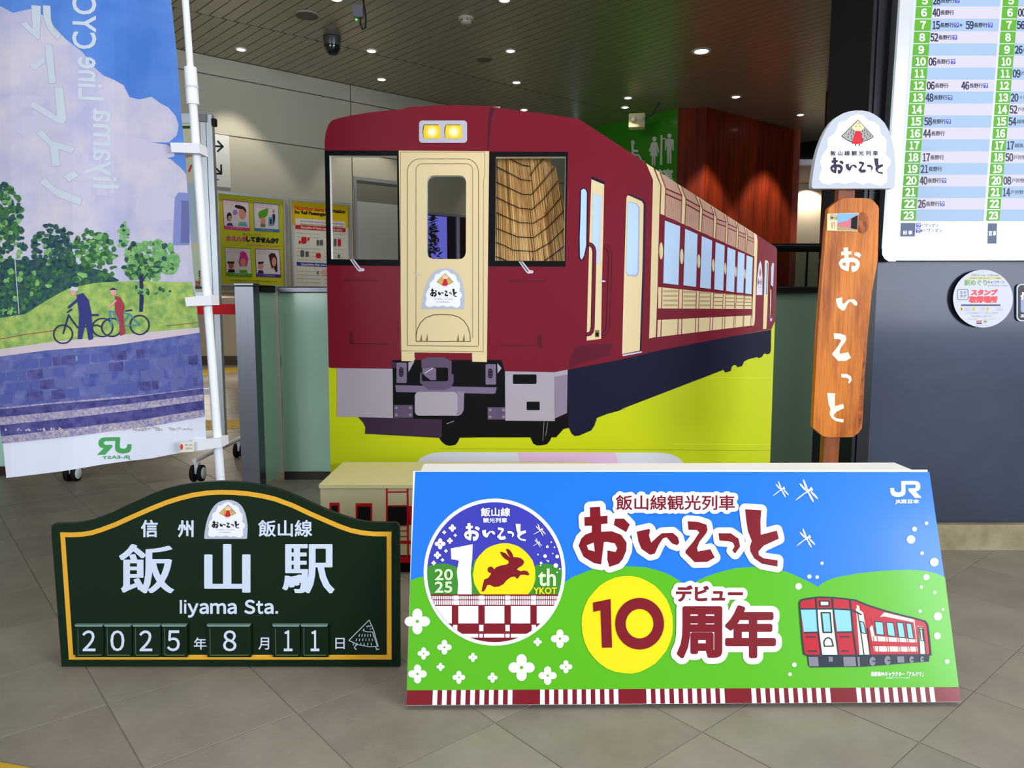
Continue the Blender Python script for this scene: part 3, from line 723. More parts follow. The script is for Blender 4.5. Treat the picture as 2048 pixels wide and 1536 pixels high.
# bottom of the board stands on the floor
def floor_b(x): 
    # local b where z = .01
    return (.01 - PT.p.z) / PT.ey.z
S7 = lambda p: (p[0] / 4.042 + 620, p[1] / 4.042 + 190)
S8 = lambda p: (p[0] / 4.042 + 620, p[1] / 4.042 + 560)
T1 = lambda p: (p[0] / 4.042 + 960, p[1] / 4.042 + 190)
T2 = lambda p: (p[0] / 4.042 + 960, p[1] / 4.042 + 560)
T3 = lambda p: (p[0] / 4.518 + 1240, p[1] / 4.518 + 300)
T4 = lambda p: (p[0] / 4.517 + 1240, p[1] / 4.517 + 600)
mp = lambda f, L: [f(p) for p in L]
top = mp(S7, [(118, 380), (125, 310), (150, 240), (175, 207), (240, 186), (330, 166), (520, 136), (740, 116), (800, 98), (1000, 85), (1200, 82), (1536, 92)]) + mp(T1, [(100, 98), (300, 125), (480, 147), (790, 192), (870, 240), (1335, 545)]) + mp(T3, [(235, 120), (350, 195), (520, 310), (940, 580), (1220, 755), (1410, 880), (1418, 900), (1415, 1200)]) + mp(T4, [(1408, 60), (1400, 190)])
zb0 = on_y(1540, 1150, 4.10)
def pxb(a, b):  # local to pixel, only to close the outline on the floor
    q = PT.w(a, b) - CAM; zc = q.y * CP - q.z * SP; yc = -(q.y * SP + q.z * CP)
    return (1024 + q.x / zc * FPX, 768 + yc / zc * FPX)
lb = PT.loc(660.8, 940)[0]; rb = PT.loc(1539.5, 926)[0]
outline = top + [pxb(rb, floor_b(0)), pxb(lb, floor_b(0))] + [(654.8, 600)]
hL = mp(S7, [(157, 490), (703, 492), (713, 1332), (172, 1328)])
hD = mp(S7, [(945, 700), (955, 672), (975, 655), (1000, 650), (1205, 650), (1235, 655), (1255, 675), (1262, 705), (1260, 1275), (1250, 1305), (1230, 1322), (1205, 1327), (1000, 1325), (970, 1318), (950, 1300), (943, 1270)])
hR = mp(T1, [(130, 500), (693, 498), (683, 1343), (123, 1340)])
tb = empty('train_photo_board', PT.w(0, floor_b(0)), 'large cut-out photo board of a crimson and cream train with open windows', 'photo board')
m_yg = M('board_lime', (196, 206, 14), .38, coat=.06)
MB().prism(PT, [outline, hL, hD, hR], -.045, 0, 0, 1).build('panel', [m_yg, m_wwhite], tb)
m_cr = M('train_crimson', (118, 12, 34), .36, coat=.08); m_bk = M('train_black', (9, 8, 11), .45, spec=.12); m_nv = M('train_navy', (24, 24, 48), .45, spec=.12)
m_pd = M('train_purple_dark', (58, 36, 60), .4); m_gr = M('train_grey', (168, 158, 172), .4, coat=.06); m_gr2 = M('train_grey_shade', (140, 124, 146), .4)
m_cm = M('train_cream', (226, 206, 160), .38, coat=.06); m_ol = M('train_line_olive', (130, 112, 70), .45); m_glb = M('train_sky_glass', (186, 212, 246), .4)
m_lav = M('train_lavender', (196, 200, 226), .4); m_dred = M('train_dark_red', (84, 18, 26), .45); m_wh = M('ink_white', (244, 245, 252), .4)
def part(fn, name):
    ik = Ink(PT); fn(ik); ik.z(); return ik.build(name, tb)
def f(ik):
    ik.poly(top + [(1542.8, 658.7), (1461.4, 673), (1324, 699.6), (1240, 719.5), (1135, 739.4), (1108.4, 743.8), (1009.5, 741.8), (1003, 733), (990, 722), (784.5, 722), (784.5, 737.6), (663, 736), (657.6, 734.4), (654.8, 600)], m_cr, [hL, hD, hR])
    ik.L = 1
    ik.poly(mp(T2, [(760, 545), (830, 528), (1080, 512), (1062, 560), (1040, 612), (850, 660), (712, 718), (730, 640)]), M('train_shade_red', (92, 14, 38), .4))
    ik.poly(mp(S7, [(1462, 98), (1495, 106), (1470, 180), (1455, 300), (1445, 446), (1433, 446), (1437, 250), (1446, 150)]), M('seam_dark', (70, 14, 34), .4))
    ik.poly(mp(T1, [(900, 655), (1010, 705), (1008, 726), (903, 684)]), m_nv)
part(f, 'carriage_print')
def f(ik):
    ik.L = 2; ik.poly(mp(S7, [(118, 448), (716, 450), (728, 1383), (136, 1376)]), m_bk, [hL])
part(f, 'cab_window_frame')
def f(ik):
    ik.L = 2; ik.poly(mp(T1, [(77, 458), (712, 460), (690, 1388), (66, 1385)]), m_bk, [hR])
part(f, 'cab_window_frame')
def f(ik):
    ik.L = 3
    ik.poly(mp(S7, [(718, 450), (1448, 455)]) + mp(S8, [(1430, 663), (1312, 660), (1310, 590), (845, 585), (845, 620), (850, 640), (835, 657), (740, 655)]), m_cm, [hD])
    ik.L = 4
    def arch(x0, x1, y0, yb, r, w):
        pts = [(x0, yb)] + [(x0, y0 + r)] + [(x0 + r - r * cos(a * pi / 16), y0 + r - r * sin(a * pi / 16)) for a in range(1, 8)] + [(x0 + r, y0), (x1 - r, y0)] + [(x1 - r + r * sin(a * pi / 16), y0 + r - r * cos(a * pi / 16)) for a in range(1, 8)] + [(x1, y0 + r), (x1, yb)]
        ik.z(4.042, 620, 190).line(pts, w, m_ol)
    O = 370 * 4.042
    arch(787, 1362, 517, O + 530, 105, 6); ik.line([(787, O + 530), (1362, O + 537)], 6, m_ol)
    arch(857, 1315, 557, O + 470, 50, 5)
    ik.line([(732, O + 572), (732, 462), (1413, 462), (1413, 655), (1403, 690), (1400, O + 580), (735, O + 572)], 4, m_ol)
    ik.z(4.042, 620, 560).line([(858, 495), (858, 450), (868, 395), (895, 345), (935, 305), (1000, 282), (1060, 278), (1140, 282), (1200, 298), (1245, 330), (1275, 375), (1293, 430), (1296, 497)], 6, M('line_dark', (66, 50, 22), .5), closed=True)
    for x in (897, 944, 1195, 1242): ik.poly([(x - 9, 494), (x + 6, 432), (x + 11, 496)], m_ol)
    ik.poly([(830, 0 - 60), (870, -48), (905, -40), (860, -35)], M('smear', (196, 190, 190), .5))
part(f, 'cab_door_print')
# emblem of the head mark, reused on several signs
def emblem(ik, T, detail=True, gray=(168, 162, 160)):
    g = M('emb_%d' % gray[0], gray, .5); fc = M('emb_face', (246, 218, 170), .5); rd = M('emb_red', (214, 30, 48), .5); bk = M('emb_line', (34, 26, 34), .5)
    t = lambda L: [T(p) for p in L]; L0 = ik.L
    ik.poly(t([(748, 188), (586, 346), (600, 360), (640, 388), (685, 407), (740, 412), (790, 404), (840, 390), (880, 368), (901, 352)]), bk); ik.L = L0 + 1
    ik.poly(t([(748, 196), (594, 346), (640, 382), (690, 400), (724, 300), (772, 300), (795, 398), (850, 378), (893, 352)]), g)
    ik.poly(t([(748, 198), (688, 262), (706, 285), (728, 297), (770, 297), (792, 284), (809, 262)]), fc); 
    ik.poly(t([(728, 298), (772, 298), (792, 418), (736, 424), (684, 420)]), rd)
    if detail:
        ik.L = L0 + 2
        for r, rr_ in enumerate((110, 135, 160, 185)):
            for k in range(-3, 4):
                if k == 0 : continue
                a = k * .20 + (.06 if r % 2 else 0)
                if abs(a) < .26 or abs(a) > .72: continue
                x, y = 748 + rr_ * 1.0 * sin(a), 198 + rr_ * cos(a)
                ik.poly(t([(x - 3, y - 9), (x + 3, y - 9), (x + 3 + 5 * sin(a), y + 9), (x - 3 + 5 * sin(a), y + 9)]), bk)
        for x in (727, 765): ik.poly(t(ell(x, 254, 4, 6, 8)), bk)
        for x in (735, 749, 763): ik.poly(t([(x - 2, 218), (x + 2, 218), (x + 4, 230), (x, 230)]), bk)
        for x in (722, 758): ik.poly(t([(x, 422), (x + 7, 422), (x + 8, 440), (x - 4, 441)]), bk)
    ik.L = L0
CLOUD = [(740, 135), (800, 150), (850, 200), (910, 210), (950, 250), (965, 320), (1020, 380), (1020, 470), (1010, 520), (1058, 570), (1060, 620), (1020, 670), (1030, 720), (1025, 790), (970, 830), (900, 810), (850, 795), (790, 815), (710, 785), (620, 808), (540, 790), (470, 815), (400, 800), (372, 760), (385, 700), (400, 660), (382, 590), (410, 520), (455, 460), (457, 370), (520, 320), (545, 270), (560, 215), (630, 200), (680, 160)]
MARK = [(305, 835), (308, 780), (318, 700), (340, 570), (365, 470), (400, 375), (440, 290), (490, 215), (540, 165), (600, 130), (660, 110), (720, 101), (790, 101), (850, 112), (905, 137), (960, 175), (1005, 222), (1040, 285), (1070, 360), (1095, 470), (1108, 580), (1112, 660), (1100, 840), (1085, 850), (318, 850)]
# brush lettering traced as outlines (0..1536 frame of the long sign)
OI = [([(190, 240), (255, 235), (258, 296), (303, 293), (303, 343), (262, 347), (262, 395), (330, 392), (390, 415), (425, 465), (423, 515), (400, 570), (375, 600), (315, 620), (302, 575), (303, 515), (355, 525), (365, 500), (350, 470), (300, 460), (280, 462), (262, 605), (215, 595), (150, 555), (118, 485), (135, 440), (160, 415), (203, 398), (203, 357), (157, 358), (155, 303), (192, 300)], [[(215, 465), (222, 522), (180, 510), (170, 482)]]),
      ([(352, 312), (408, 312), (445, 350), (422, 398), (343, 352)], []),
      ([(490, 395), (568, 377), (575, 385), (568, 420), (582, 465), (620, 430), (650, 405), (720, 402), (752, 430), (762, 465), (748, 482), (715, 470), (680, 430), (655, 440), (630, 480), (605, 535), (575, 543), (520, 505), (500, 455)], []),
      ([(815, 328), (880, 332), (935, 350), (942, 385), (930, 410), (890, 460), (875, 500), (880, 522), (960, 507), (988, 560), (940, 588), (860, 590), (800, 530), (803, 515), (850, 460), (890, 400), (875, 385), (820, 383)], []),
      ([(1012, 405), (1090, 405), (1140, 440), (1150, 490), (1118, 535), (1100, 515), (1115, 490), (1105, 465), (1080, 457), (1018, 452)], []),
      ([(1182, 252), (1285, 258), (1280, 330), (1282, 415), (1385, 388), (1397, 440), (1300, 485), (1268, 520), (1270, 545), (1300, 565), (1390, 578), (1388, 618), (1290, 600), (1240, 565), (1215, 520), (1213, 490), (1225, 455), (1200, 390), (1188, 310)], [])]
def oikotto(ik, x0, y0, x1, y1, m, dil=0, nd=14, sel=None, src=(118, 235, 1397, 620)):
    tf = ik.tf; t = tf or (lambda p: p)
    g = lambda L: [t((x0 + (x - src[0]) / (src[2] - src[0]) * (x1 - x0), y0 + (y - src[1]) / (src[3] - src[1]) * (y1 - y0))) for x, y in L]
    ik.tf = None
    for i, (o_, h_) in enumerate(OI):
        if sel is None or i in sel: ik.poly(g(o_), m, [g(h) for h in h_], dil=dil, nd=nd)
    ik.tf = tf
def headmark(ik, T, l2=True, gray=(168, 162, 160), small=True):
    """grey arch, white cloud, emblem, lettering; T maps the head mark frame to the picture"""
    t = lambda L: [T(p) for p in L]; L0 = ik.L
    ik.poly(t(MARK), M('mark_grey', (186, 192, 208), .45)); ik.L = L0 + 1
    ik.poly(t(CLOUD), m_wh); ik.L = L0 + 2
    emblem(ik, T, small, gray)
def f(ik):
    ik.L = 5
    w0, w1, h0, h1 = 843.5, 929.5, 536.5, 618
    T = lambda p: (w0 + (p[0] - 305) / 807 * (w1 - w0), h0 + (p[1] - 101) / 749 * (h1 - h0))
    headmark(ik, lambda p: T((748 + (p[0] - 748) * 1.0, p[1] * 1.0)), gray=(226, 190, 110)); ik.L = 9
    oikotto(ik, 860.5, 577, 914, 594, m_bk); ik.text('いいかわ、いいそら、', 868, 596.5, 907, 599.8, m_gr2).text('いいやません。', 873, 602, 900, 605.5, m_gr2)
part(f, 'door_emblem_print')
def f(ik):
    ik.L = 3
    ik.z(4.042, 620, 190); ik.poly(rrect(882, 207, 1270, 387, 26), M('lamp_case', (188, 188, 204), .4)); ik.L = 4
    for x0 in (914, 1090):
        x1 = x0 + (143 if x0 < 1000 else 140); ik.L = 4
        ik.poly([(x0 + 8, 240), (x0 + 125, 240), (x1, 290), (x1 - 4, 352), (x0 + 5, 350), (x0 - 4, 300), (x0, 262)], m_bk); ik.L = 5
        ik.poly([(x0 + 10, 245), (x1 - 6, 245), (x1, 300), (x1 - 3, 353), (x0 + 8, 353), (x0 + 1, 300)], M('lamp_yellow', (246, 206, 40), .4)); ik.L = 6
        for r, c in ((52, (250, 224, 90)), (38, (252, 238, 150)), (24, (254, 250, 215))):
            ik.poly(ell(x0 + 72, 299, r, r * .98), M('lamp_%d' % r, c, .4)); ik.L += 1
part(f, 'headlight_print')
for Tn, oy in ((620, 0), (960, 17)):
    def f(ik):
        ik.z(4.042, Tn, 190)
        d = 0 if Tn == 620 else -10
        ik.L = 4
        ik.poly([(322 + d, 1330 + oy), (357 + d, 1330 + oy), (410 + d, 1398 + oy), (436 + d, 1402 + oy), (443 + d, 1412 + oy), (436 + d, 1424 + oy), (398 + d, 1427 + oy), (382 + d, 1414 + oy)], M('wiper', (208, 198, 214), .4)); ik.L = 5
        ik.line([(341 + d, 1333 + oy), (398 + d, 1410 + oy)], 7, m_bk)
    part(f, 'wiper_print')
def f(ik):
    ik.L = 2; ik.z(4.042, 620, 190)
    ik.poly([(270, 1493), (560, 1494), (560, 1502), (270, 1503)], m_dred)
part(f, 'handle_print')
def f(ik):
    ik.L = 2; ik.z(4.042, 620, 560); ik.poly([(318, 425), (333, 410), (347, 425), (350, 510), (640, 512), (640, 520), (330, 520), (318, 505)], m_dred)
part(f, 'handle_print')
def f(ik):
    ik.L = 2; ik.z(4.042, 960, 190); ik.poly([(225, 1500), (530, 1500), (530, 1510), (225, 1510)], m_dred)
part(f, 'handle_print')
def f(ik):
    ik.L = 2; ik.z(4.042, 960, 560); ik.poly([(165, 525), (462, 526), (466, 450), (480, 435), (495, 450), (500, 535), (520, 542), (490, 548), (462, 534), (165, 533)], m_dred)
part(f, 'handle_print')
def f(ik):
    dk_ = mp(T4, [(1365, 268), (1362, 460), (1350, 485), (1328, 490), (1312, 482), (1295, 490), (1280, 515), (1250, 525), (1240, 515), (1160, 535), (1120, 555), (1110, 580), (1100, 597), (1060, 607), (1050, 590), (1030, 587), (1010, 600), (1000, 640), (955, 655), (945, 648), (935, 630), (700, 720), (0, 990)]) + mp(T2, [(1180, 1040), (1020, 1085), (945, 1115), (925, 1175), (900, 1215), (800, 1258), (765, 1262), (740, 1240), (722, 1195), (675, 1205), (615, 1272), (577, 1272), (565, 1300), (540, 1328), (500, 1336), (460, 1338), (430, 1322), (407, 1272), (0, 1272)]) + mp(S8, [(1210, 1275), (1195, 1310), (1175, 1332), (1130, 1341), (1095, 1332), (1065, 1308), (1043, 1276), (445, 1243), (449, 1190), (430, 1150), (388, 1108)])
    ik.L = 1
    ik.poly(dk_ + [(784.5, 836), (784.5, 720), (1003, 720), (1009.5, 741.8), (1108.4, 743.8), (1135, 739.4), (1240, 719.5), (1324, 699.6), (1461.4, 673)], m_bk)
    ik.L = 2
    navy_ = [p for p in dk_ if p[0] > 1139]
    ik.poly([(1135, 739.4)] + [(1240, 719.5), (1324, 699.6), (1461.4, 673), (1541.8, 659.3)] + navy_[0:] + [(1136, 852)], m_nv)
    ik.poly([(716, 834), (786, 835.5), (884, 839), (883, 875.3), (730, 867.5), (730.8, 854), (726, 844.5)], m_pd)
part(f, 'underframe_print')
def f(ik):
    ik.L = 3
    ik.poly(mp(S8, [(217, 712), (668, 718), (672, 1115), (218, 1104)]), m_gr)
part(f, 'bumper_print')
def f(ik):
    ik.L = 3
    ik.poly(mp(T2, [(202, 737), (600, 745), (605, 1140), (205, 1137)]), m_gr)
    ik.poly(mp(T2, [(600, 745), (708, 725), (703, 1075), (607, 1118)]), m_gr2); ik.L = 4
    ik.poly(mp(T2, [(600, 745), (708, 725), (708, 762), (604, 782)]), m_gr)
    ik.z(4.042, 960, 560).poly(rrect(266, 763, 457, 840, 10), m_bk).poly(rrect(377, 983, 483, 1052, 8), m_bk)
part(f, 'bumper_print')
def f(ik):
    ik.L = 4; pc = M('coupler', (92, 76, 102), .4); pb = M('coupler_beam', (118, 102, 132), .4)
    ik.z(4.042, 620, 560)
    ik.poly([(690, 850), (1510, 868), (1500, 915), (1480, 920), (1240, 915), (850, 908), (697, 905)], pb); ik.L = 5
    ik.poly([(900, 650), (950, 625), (1080, 625), (1145, 655), (1145, 760), (1162, 765), (1160, 830), (1140, 870), (1095, 888), (960, 888), (905, 845), (890, 830), (890, 755), (905, 745)], pc); ik.L = 6
    ik.poly(rrect(905, 708, 1117, 818, 14), m_bk); ik.L = 7
    ik.poly([(912, 712), (990, 707), (1020, 716), (1020, 809), (975, 809), (930, 775), (908, 752)], pb); ik.L = 8
    ik.line([(930, 752), (995, 712)], 4, m_wh)
part(f, 'coupler_print')
def f(ik):
    ik.L = 4; pc = MATS['coupler']; pb = MATS['coupler_beam']; ik.z(4.042, 620, 560)
    for f2, x0, x1, y0, y1 in ((620, 700, 783, 668, 833), (960, 45, 130, 680, 845)):
        if f2 != jf: continue
        ik.z(4.042, f2, 560); ik.L = 4
        if f2 == 620: ik.poly([(795, 665), (846, 655), (797, 745)], m_gr); ik.poly([(645, 658), (700, 668), (700, 715), (665, 712)], m_pd)
        else: ik.poly([(140, 672), (175, 712), (143, 755)], m_gr)
        ik.L = 5; ik.poly(rrect(x0, y0, x1, y1, 8), pb); ik.L = 6
        ik.poly(rrect(x0 + 20, y0 + 37, x1 - 27, y0 + 114, 16), m_bk); ik.L = 7
        for k in range(5): ik.line([(x0 + 22, y0 + 50 + k * 13), (x1 - 29, y0 + 50 + k * 13)], 3, pb)
for jf in (620, 960): part(f, 'jumper_socket_print')
def f(ik):
    ik.L = 4; pc = MATS['coupler']; ik.z(4.042, 960, 560)
    ik.z(4.042, bp2[0], 560).poly(rrect(*bp2[1], 4), pc); ik.L = 5
    for (f2, pts) in ((620, [(698, 1033), (812, 1033), (698, 1090), (812, 1090)]), (960, [(82, 1050), (190, 1050), (82, 1106), (190, 1106)])):
        ik.z(4.042, f2, 560)
        if f2 == bp2[0]:
            for x, y in pts: ik.poly(ell(x, y, 12), m_gr2)
for bp2 in ((620, (680, 1010, 833, 1113)), (960, (62, 1028, 204, 1128))): part(f, 'bolted_plate_print')
def f(ik):
    ik.z(4.042, 620, 560); ik.L = 6
    ik.poly([(1190, 898), (1247, 900), (1243, 1050), (1225, 1085), (1195, 1098), (1160, 1098)], m_gr2); ik.L = 7
    ik.poly(rrect(848, 903, 1193, 1096, 36), m_gr)
    ik.line([(1105, 1162), (1165, 1140)], 5, M('scratch', (150, 150, 160), .5))
part(f, 'front_box_print')
def f(ik):
    ik.L = 3
    ik.z(4.042, 960, 560).line([(518, 1145), (508, 1300)], 3, MATS['scratch']).line([(548, 1150), (530, 1260)], 3, MATS['scratch'])
part(f, 'scratch')
def f(ik):
    ik.L = 3; w1 = [(812, 985), (817, 770), (835, 758), (852, 765), (863, 790), (858, 1215), (840, 1300), (822, 1333), (808, 1312), (806, 1150)]
    ik.z(4.042, 960, 190).poly(w1, m_nv, dil=2.4, nd=12); ik.L = 5; ik.poly(w1, m_glb)
part(f, 'driver_window_print')
def f(ik):
    ik.z(4.042, 960, 190); ik.L = 4; ik.poly([(900, 682), (1003, 724), (996, 1100), (985, 1500), (978, 475 + 1496), (862, 490 + 1496), (874, 1500), (886, 1100)], m_cm)
    ik.L = 5; ik.poly([(912, 795), (985, 815), (967, 1364), (932, 1362), (940, 1340), (905, 1300)], m_lav); ik.L = 6
    ik.poly([(915, 806), (966, 822), (947, 1358), (932, 1352), (906, 1240)], m_glb)
part(f, 'side_door_print')
def f(ik):
    ik.z(4.042, 960, 190); ik.L = 4; ik.poly([(1195, 803), (1215, 800), (1325, 850), (1342, 885), (1325, 1536), (1303, 2070), (1285, 2070)], M('door_shadow', (44, 22, 52), .4)); ik.L = 5
    ik.poly([(1183, 830), (1190, 815), (1203, 813), (1308, 860), (1322, 885), (1312, 1400), (1290, 2066), (1148, 2094), (1160, 1600)], m_cm); ik.L = 6
    ik.poly([(1192, 870), (1205, 860), (1272, 880), (1292, 912), (1284, 1440), (1262, 1470), (1190, 1462), (1180, 1440)], M('win_shade', (168, 172, 200), .4)); ik.L = 7
    ik.poly([(1194, 876), (1205, 867), (1262, 884), (1280, 912), (1272, 1436), (1254, 1456), (1192, 1452), (1182, 1430)], m_glb)
    ik.L = 5; ik.poly([(1150, 2099), (1308, 2071), (1308, 2082), (1155, 2112)], m_lav)
part(f, 'side_door_print')
for RL in (0, 1):
  def f(ik):
    ik.z(4.042, 960, 190)
    ln = M('rail_line', (48, 12, 34), .4)
    r1 = [(872, 1203), (900, 1212), (918, 1235), (924, 1270), (918, 1536), (910, 1880), (902, 1915), (885, 1932), (855, 1936)]
    if not RL: ik.L = 7; ik.line(r1, 32, ln); ik.L = 8; ik.line(r1, 19, m_cr); return
    r2 = [(1008, 1224), (1032, 1234), (1048, 1262), (1053, 1300), (1046, 1536), (1032, 1880), (1020, 1915), (1005, 1928), (985, 1930)]
    ik.L = 7; ik.line(r2, 30, ln); ik.L = 8; ik.line(r2, 20, m_cr)
    ik.L = 9; ik.line([(968, 1505), (1012, 1507)], 13, m_lav)
    ik.poly(rect(930, 1900, 963, 1956), m_ol); ik.L = 10; ik.poly(rect(935, 1920, 958, 1952), m_bk)
  part(f, 'handrail_print')
def f(ik):
    ik.z(4.518, 1240, 300); LN = M('strip_line', (120, 26, 40), .4); tan = M('lattice_tan', (206, 170, 148), .4)
    ik.L = 3
    ik.poly([(235, 120), (305, 165), (370, 318), (358, 700), (345, 1200), (325, 1690), (262, 1702), (268, 1536), (290, 600), (298, 270)], m_cm)
    ik.poly([(318, 176), (1232, 765), (1242, 822), (1217, 962), (392, 588), (365, 577), (374, 320)], m_cm)
    ik.L = 4
    ik.line([(307, 168), (370, 322), (358, 590), (344, 1200), (327, 1690)], 9, LN)
    P = [((360, 205), (515, 305), (558, 410), (550, 655), (405, 600), (412, 345)), ((552, 330), (680, 412), (720, 510), (712, 725), (585, 680), (595, 440)), ((712, 438), (820, 505), (847, 585), (840, 795), (735, 740), (745, 535)), ((845, 520), (938, 580), (958, 650), (950, 840), (862, 798), (872, 620)), ((960, 590), (1037, 643), (1052, 700), (1045, 885), (968, 845), (975, 665)), ((1060, 655), (1122, 697), (1135, 760), (1130, 920), (1063, 888), (1070, 735)), ((1143, 712), (1200, 748), (1208, 800), (1203, 950), (1142, 925), (1150, 775))]
    for k, q in enumerate(P):
        ik.L = 5; ik.poly(q, tan); ik.L = 6
        tl, tr_, mr, br, bl, ml = q; lp = lambda a, b, t: (a[0] + (b[0] - a[0]) * t, a[1] + (b[1] - a[1]) * t)
        ns_ = [15, 14, 12, 10, 8, 7, 6][k]
        for i in range(1, ns_): ik.line([lp(ml, mr, i / ns_), lp(bl, br, i / ns_)], 2.4, LN, j=False)
        for i in range(1, ns_): ik.line([lp(tl, tr_, i / ns_), lp(ml, mr, i / ns_)], 1.2, LN, j=False)
        ik.L = 7
        w = 12 - k
        d = (mr[1] - ml[1]) / (mr[0] - ml[0])
        for off in (4, 52 - 3 * k): ik.line([(ml[0], ml[1] + off), (mr[0], mr[1] + off)], w, LN)
        ik.line([tl, ml, bl], 7 - .4 * k, LN); ik.line([tr_, mr, br], 7 - .4 * k, LN)
    ik.L = 4
    ik.poly([(1222, 762), (1235, 770), (1242, 822), (1217, 1536), (1210, 1584), (1192, 1590), (1198, 1400), (1218, 830)], m_cm)
part(f, 'lattice_print')
SW = []
def f(ik):
    ik.z(4.518, 1240, 300); ik.L = 5
    for q in ([(405, 638), (543, 690), (527, 1220), (390, 1203)], [(588, 712), (700, 762), (686, 1238), (572, 1222)], [(738, 778), (832, 820), (818, 1255), (722, 1243)], [(863, 832), (945, 865), (932, 1270), (850, 1258)], [(970, 878), (1042, 908), (1030, 1285), (957, 1273)], [(1065, 918), (1125, 940), (1113, 1292), (1052, 1287)], [(1143, 952), (1198, 973), (1187, 1303), (1130, 1297)]):
        SW.append(q)
    for (x, y, rx, ry) in ((371, 912, 17, 78), (557, 963, 15, 70), (711, 1005, 13, 63), (842, 1042, 11, 58), (950, 1072, 9, 53), (1045, 1100, 8, 48), (1128, 1120, 7, 45)): ik.poly(ell(x, y, rx, ry), m_cm)
    LN = MATS['strip_line']
    ik.L = 4; ik.poly([(345, 1238), (1195, 1325), (1193, 1436), (343, 1432)], m_cm)
    ik.poly([(340, 1536), (1190, 1495), (1190, 1586), (335, 1690)], m_cm); ik.L = 5
    for x in (377, 530, 563, 688, 714, 818, 843, 930, 952, 1034, 1047, 1116, 1124, 1188):
        t = (x - 345) / 850; ik.line([(x + 2, 1240 + 87 * t), (x - 3, 1434)], 8 - 4 * t, LN, j=False)
        ik.line([(x - 4, 1534 - 40 * t), (x - 9, 1690 - 104 * t)], 8 - 4 * t, LN, j=False)
    bx = [(388, 522), (572, 684), (720, 812), (848, 927), (957, 1030), (1052, 1112), (1128, 1184)]
    dm = M('dash_olive', (150, 132, 88), .5)
    for k, (a, b) in enumerate(bx):
        for r in range(4):
            y = 1276 + 42 * r + k * (7 - 2.2 * r) ; n = 16 - k * 2
            if k < 3:
                for i in range(n):
                    x = a + (b - a) * (i + .5) / n; ik.line([(x, y - 9), (x, y + 9)], (b - a) / n * .55, dm, j=False)
            else: ik.line([(a, y), (b, y + 2)], 9, dm, j=False)
part(f, 'lower_panel_print')
for q in SW:
    def f(ik): ik.z(4.518, 1240, 300); ik.L = 5; ik.poly(q, m_glb)
    part(f, 'side_window_print')
def f(ik):
    ik.z(4.518, 1240, 300); ik.L = 5
    ik.poly([(1230, 1310), (1240, 1140), (1252, 1040), (1266, 1000), (1278, 1040), (1285, 1150), (1284, 1312)], M('mark_pale', (214, 210, 222), .4)); ik.L = 6
    ik.poly([(1265, 1060), (1274, 1110), (1264, 1155), (1256, 1110)], M('emb_tan', (160, 110, 84), .5)); ik.tf, t0 = None, ik.tf
    oikotto(ik, *t0((1243, 1158)), *t0((1279, 1222)), m_bk); ik.tf = t0
    ik.line([(1250, 1240), (1272, 1240)], 5, m_gr2)
part(f, 'side_emblem_print')
def f(ik):
    ik.z(4.518, 1240, 300)
    ik.L = 4; ik.poly([(1308, 1003), (1318, 995), (1332, 1000), (1340, 1016), (1332, 1400), (1322, 1615), (1290, 1620), (1300, 1300)], m_cm); ik.L = 5
    ik.poly([(1312, 1015), (1326, 1018), (1320, 1305), (1300, 1305)], m_glb); ik.line([(1331, 1020), (1324, 1305)], 6, m_nv)
    ik.poly([(1374, 1020), (1390, 1024), (1382, 1238), (1362, 1222), (1364, 1060)], m_lav); ik.poly([(1358, 1260), (1366, 1260), (1362, 1536), (1352, 1536)], m_cm)
    ik.line([(1358, 1222), (1375, 1236), (1368, 1400), (1358, 1530), (1350, 1536)], 8, MATS['rail_line'])
    ik.poly([(1355, 1525), (1374, 1518), (1370, 1546), (1354, 1546)], m_lav)
part(f, 'rear_door_print')
def f(ik):
    ik.z(); ik.L = 1
    ik.poly([(818, 1000), (818, 948), (828, 930), (842, 915), (862, 906.5), (885, 904), (1318, 905), (1342, 908), (1358, 916), (1370, 928), (1376, 945), (1376, 1000)], M('panel_pale', (214, 214, 224), .4)); ik.L = 2
    ik.poly([(1035, 905), (1230, 905), (1260, 1000), (1060, 1000)], M('panel_pink', (222, 186, 216), .4)); ik.L = 3
    ik.poly([(1078, 924), (1178, 924), (1178, 990), (1078, 990)], M('panel_mag', (228, 60, 110), .4))
    ik.L = 1; ls = M('lime_seam', (222, 226, 60), .5); ik.line([(1412, 755.5), (1545, 756)], 1.1, ls).line([(1340, 888), (1541, 889)], 1.1, ls).line([(880, 897), (1540, 901)], .8, M('lime_dark', (150, 150, 20), .5))
part(f, 'caption_panel_print')
MB().box((-.95, 4.28, .35), (.05, .3, .7)).build('rear_brace', m_wwhite, tb); MB().box((.9, 4.28, .35), (.05, .3, .7)).build('rear_brace', m_wwhite, tb)

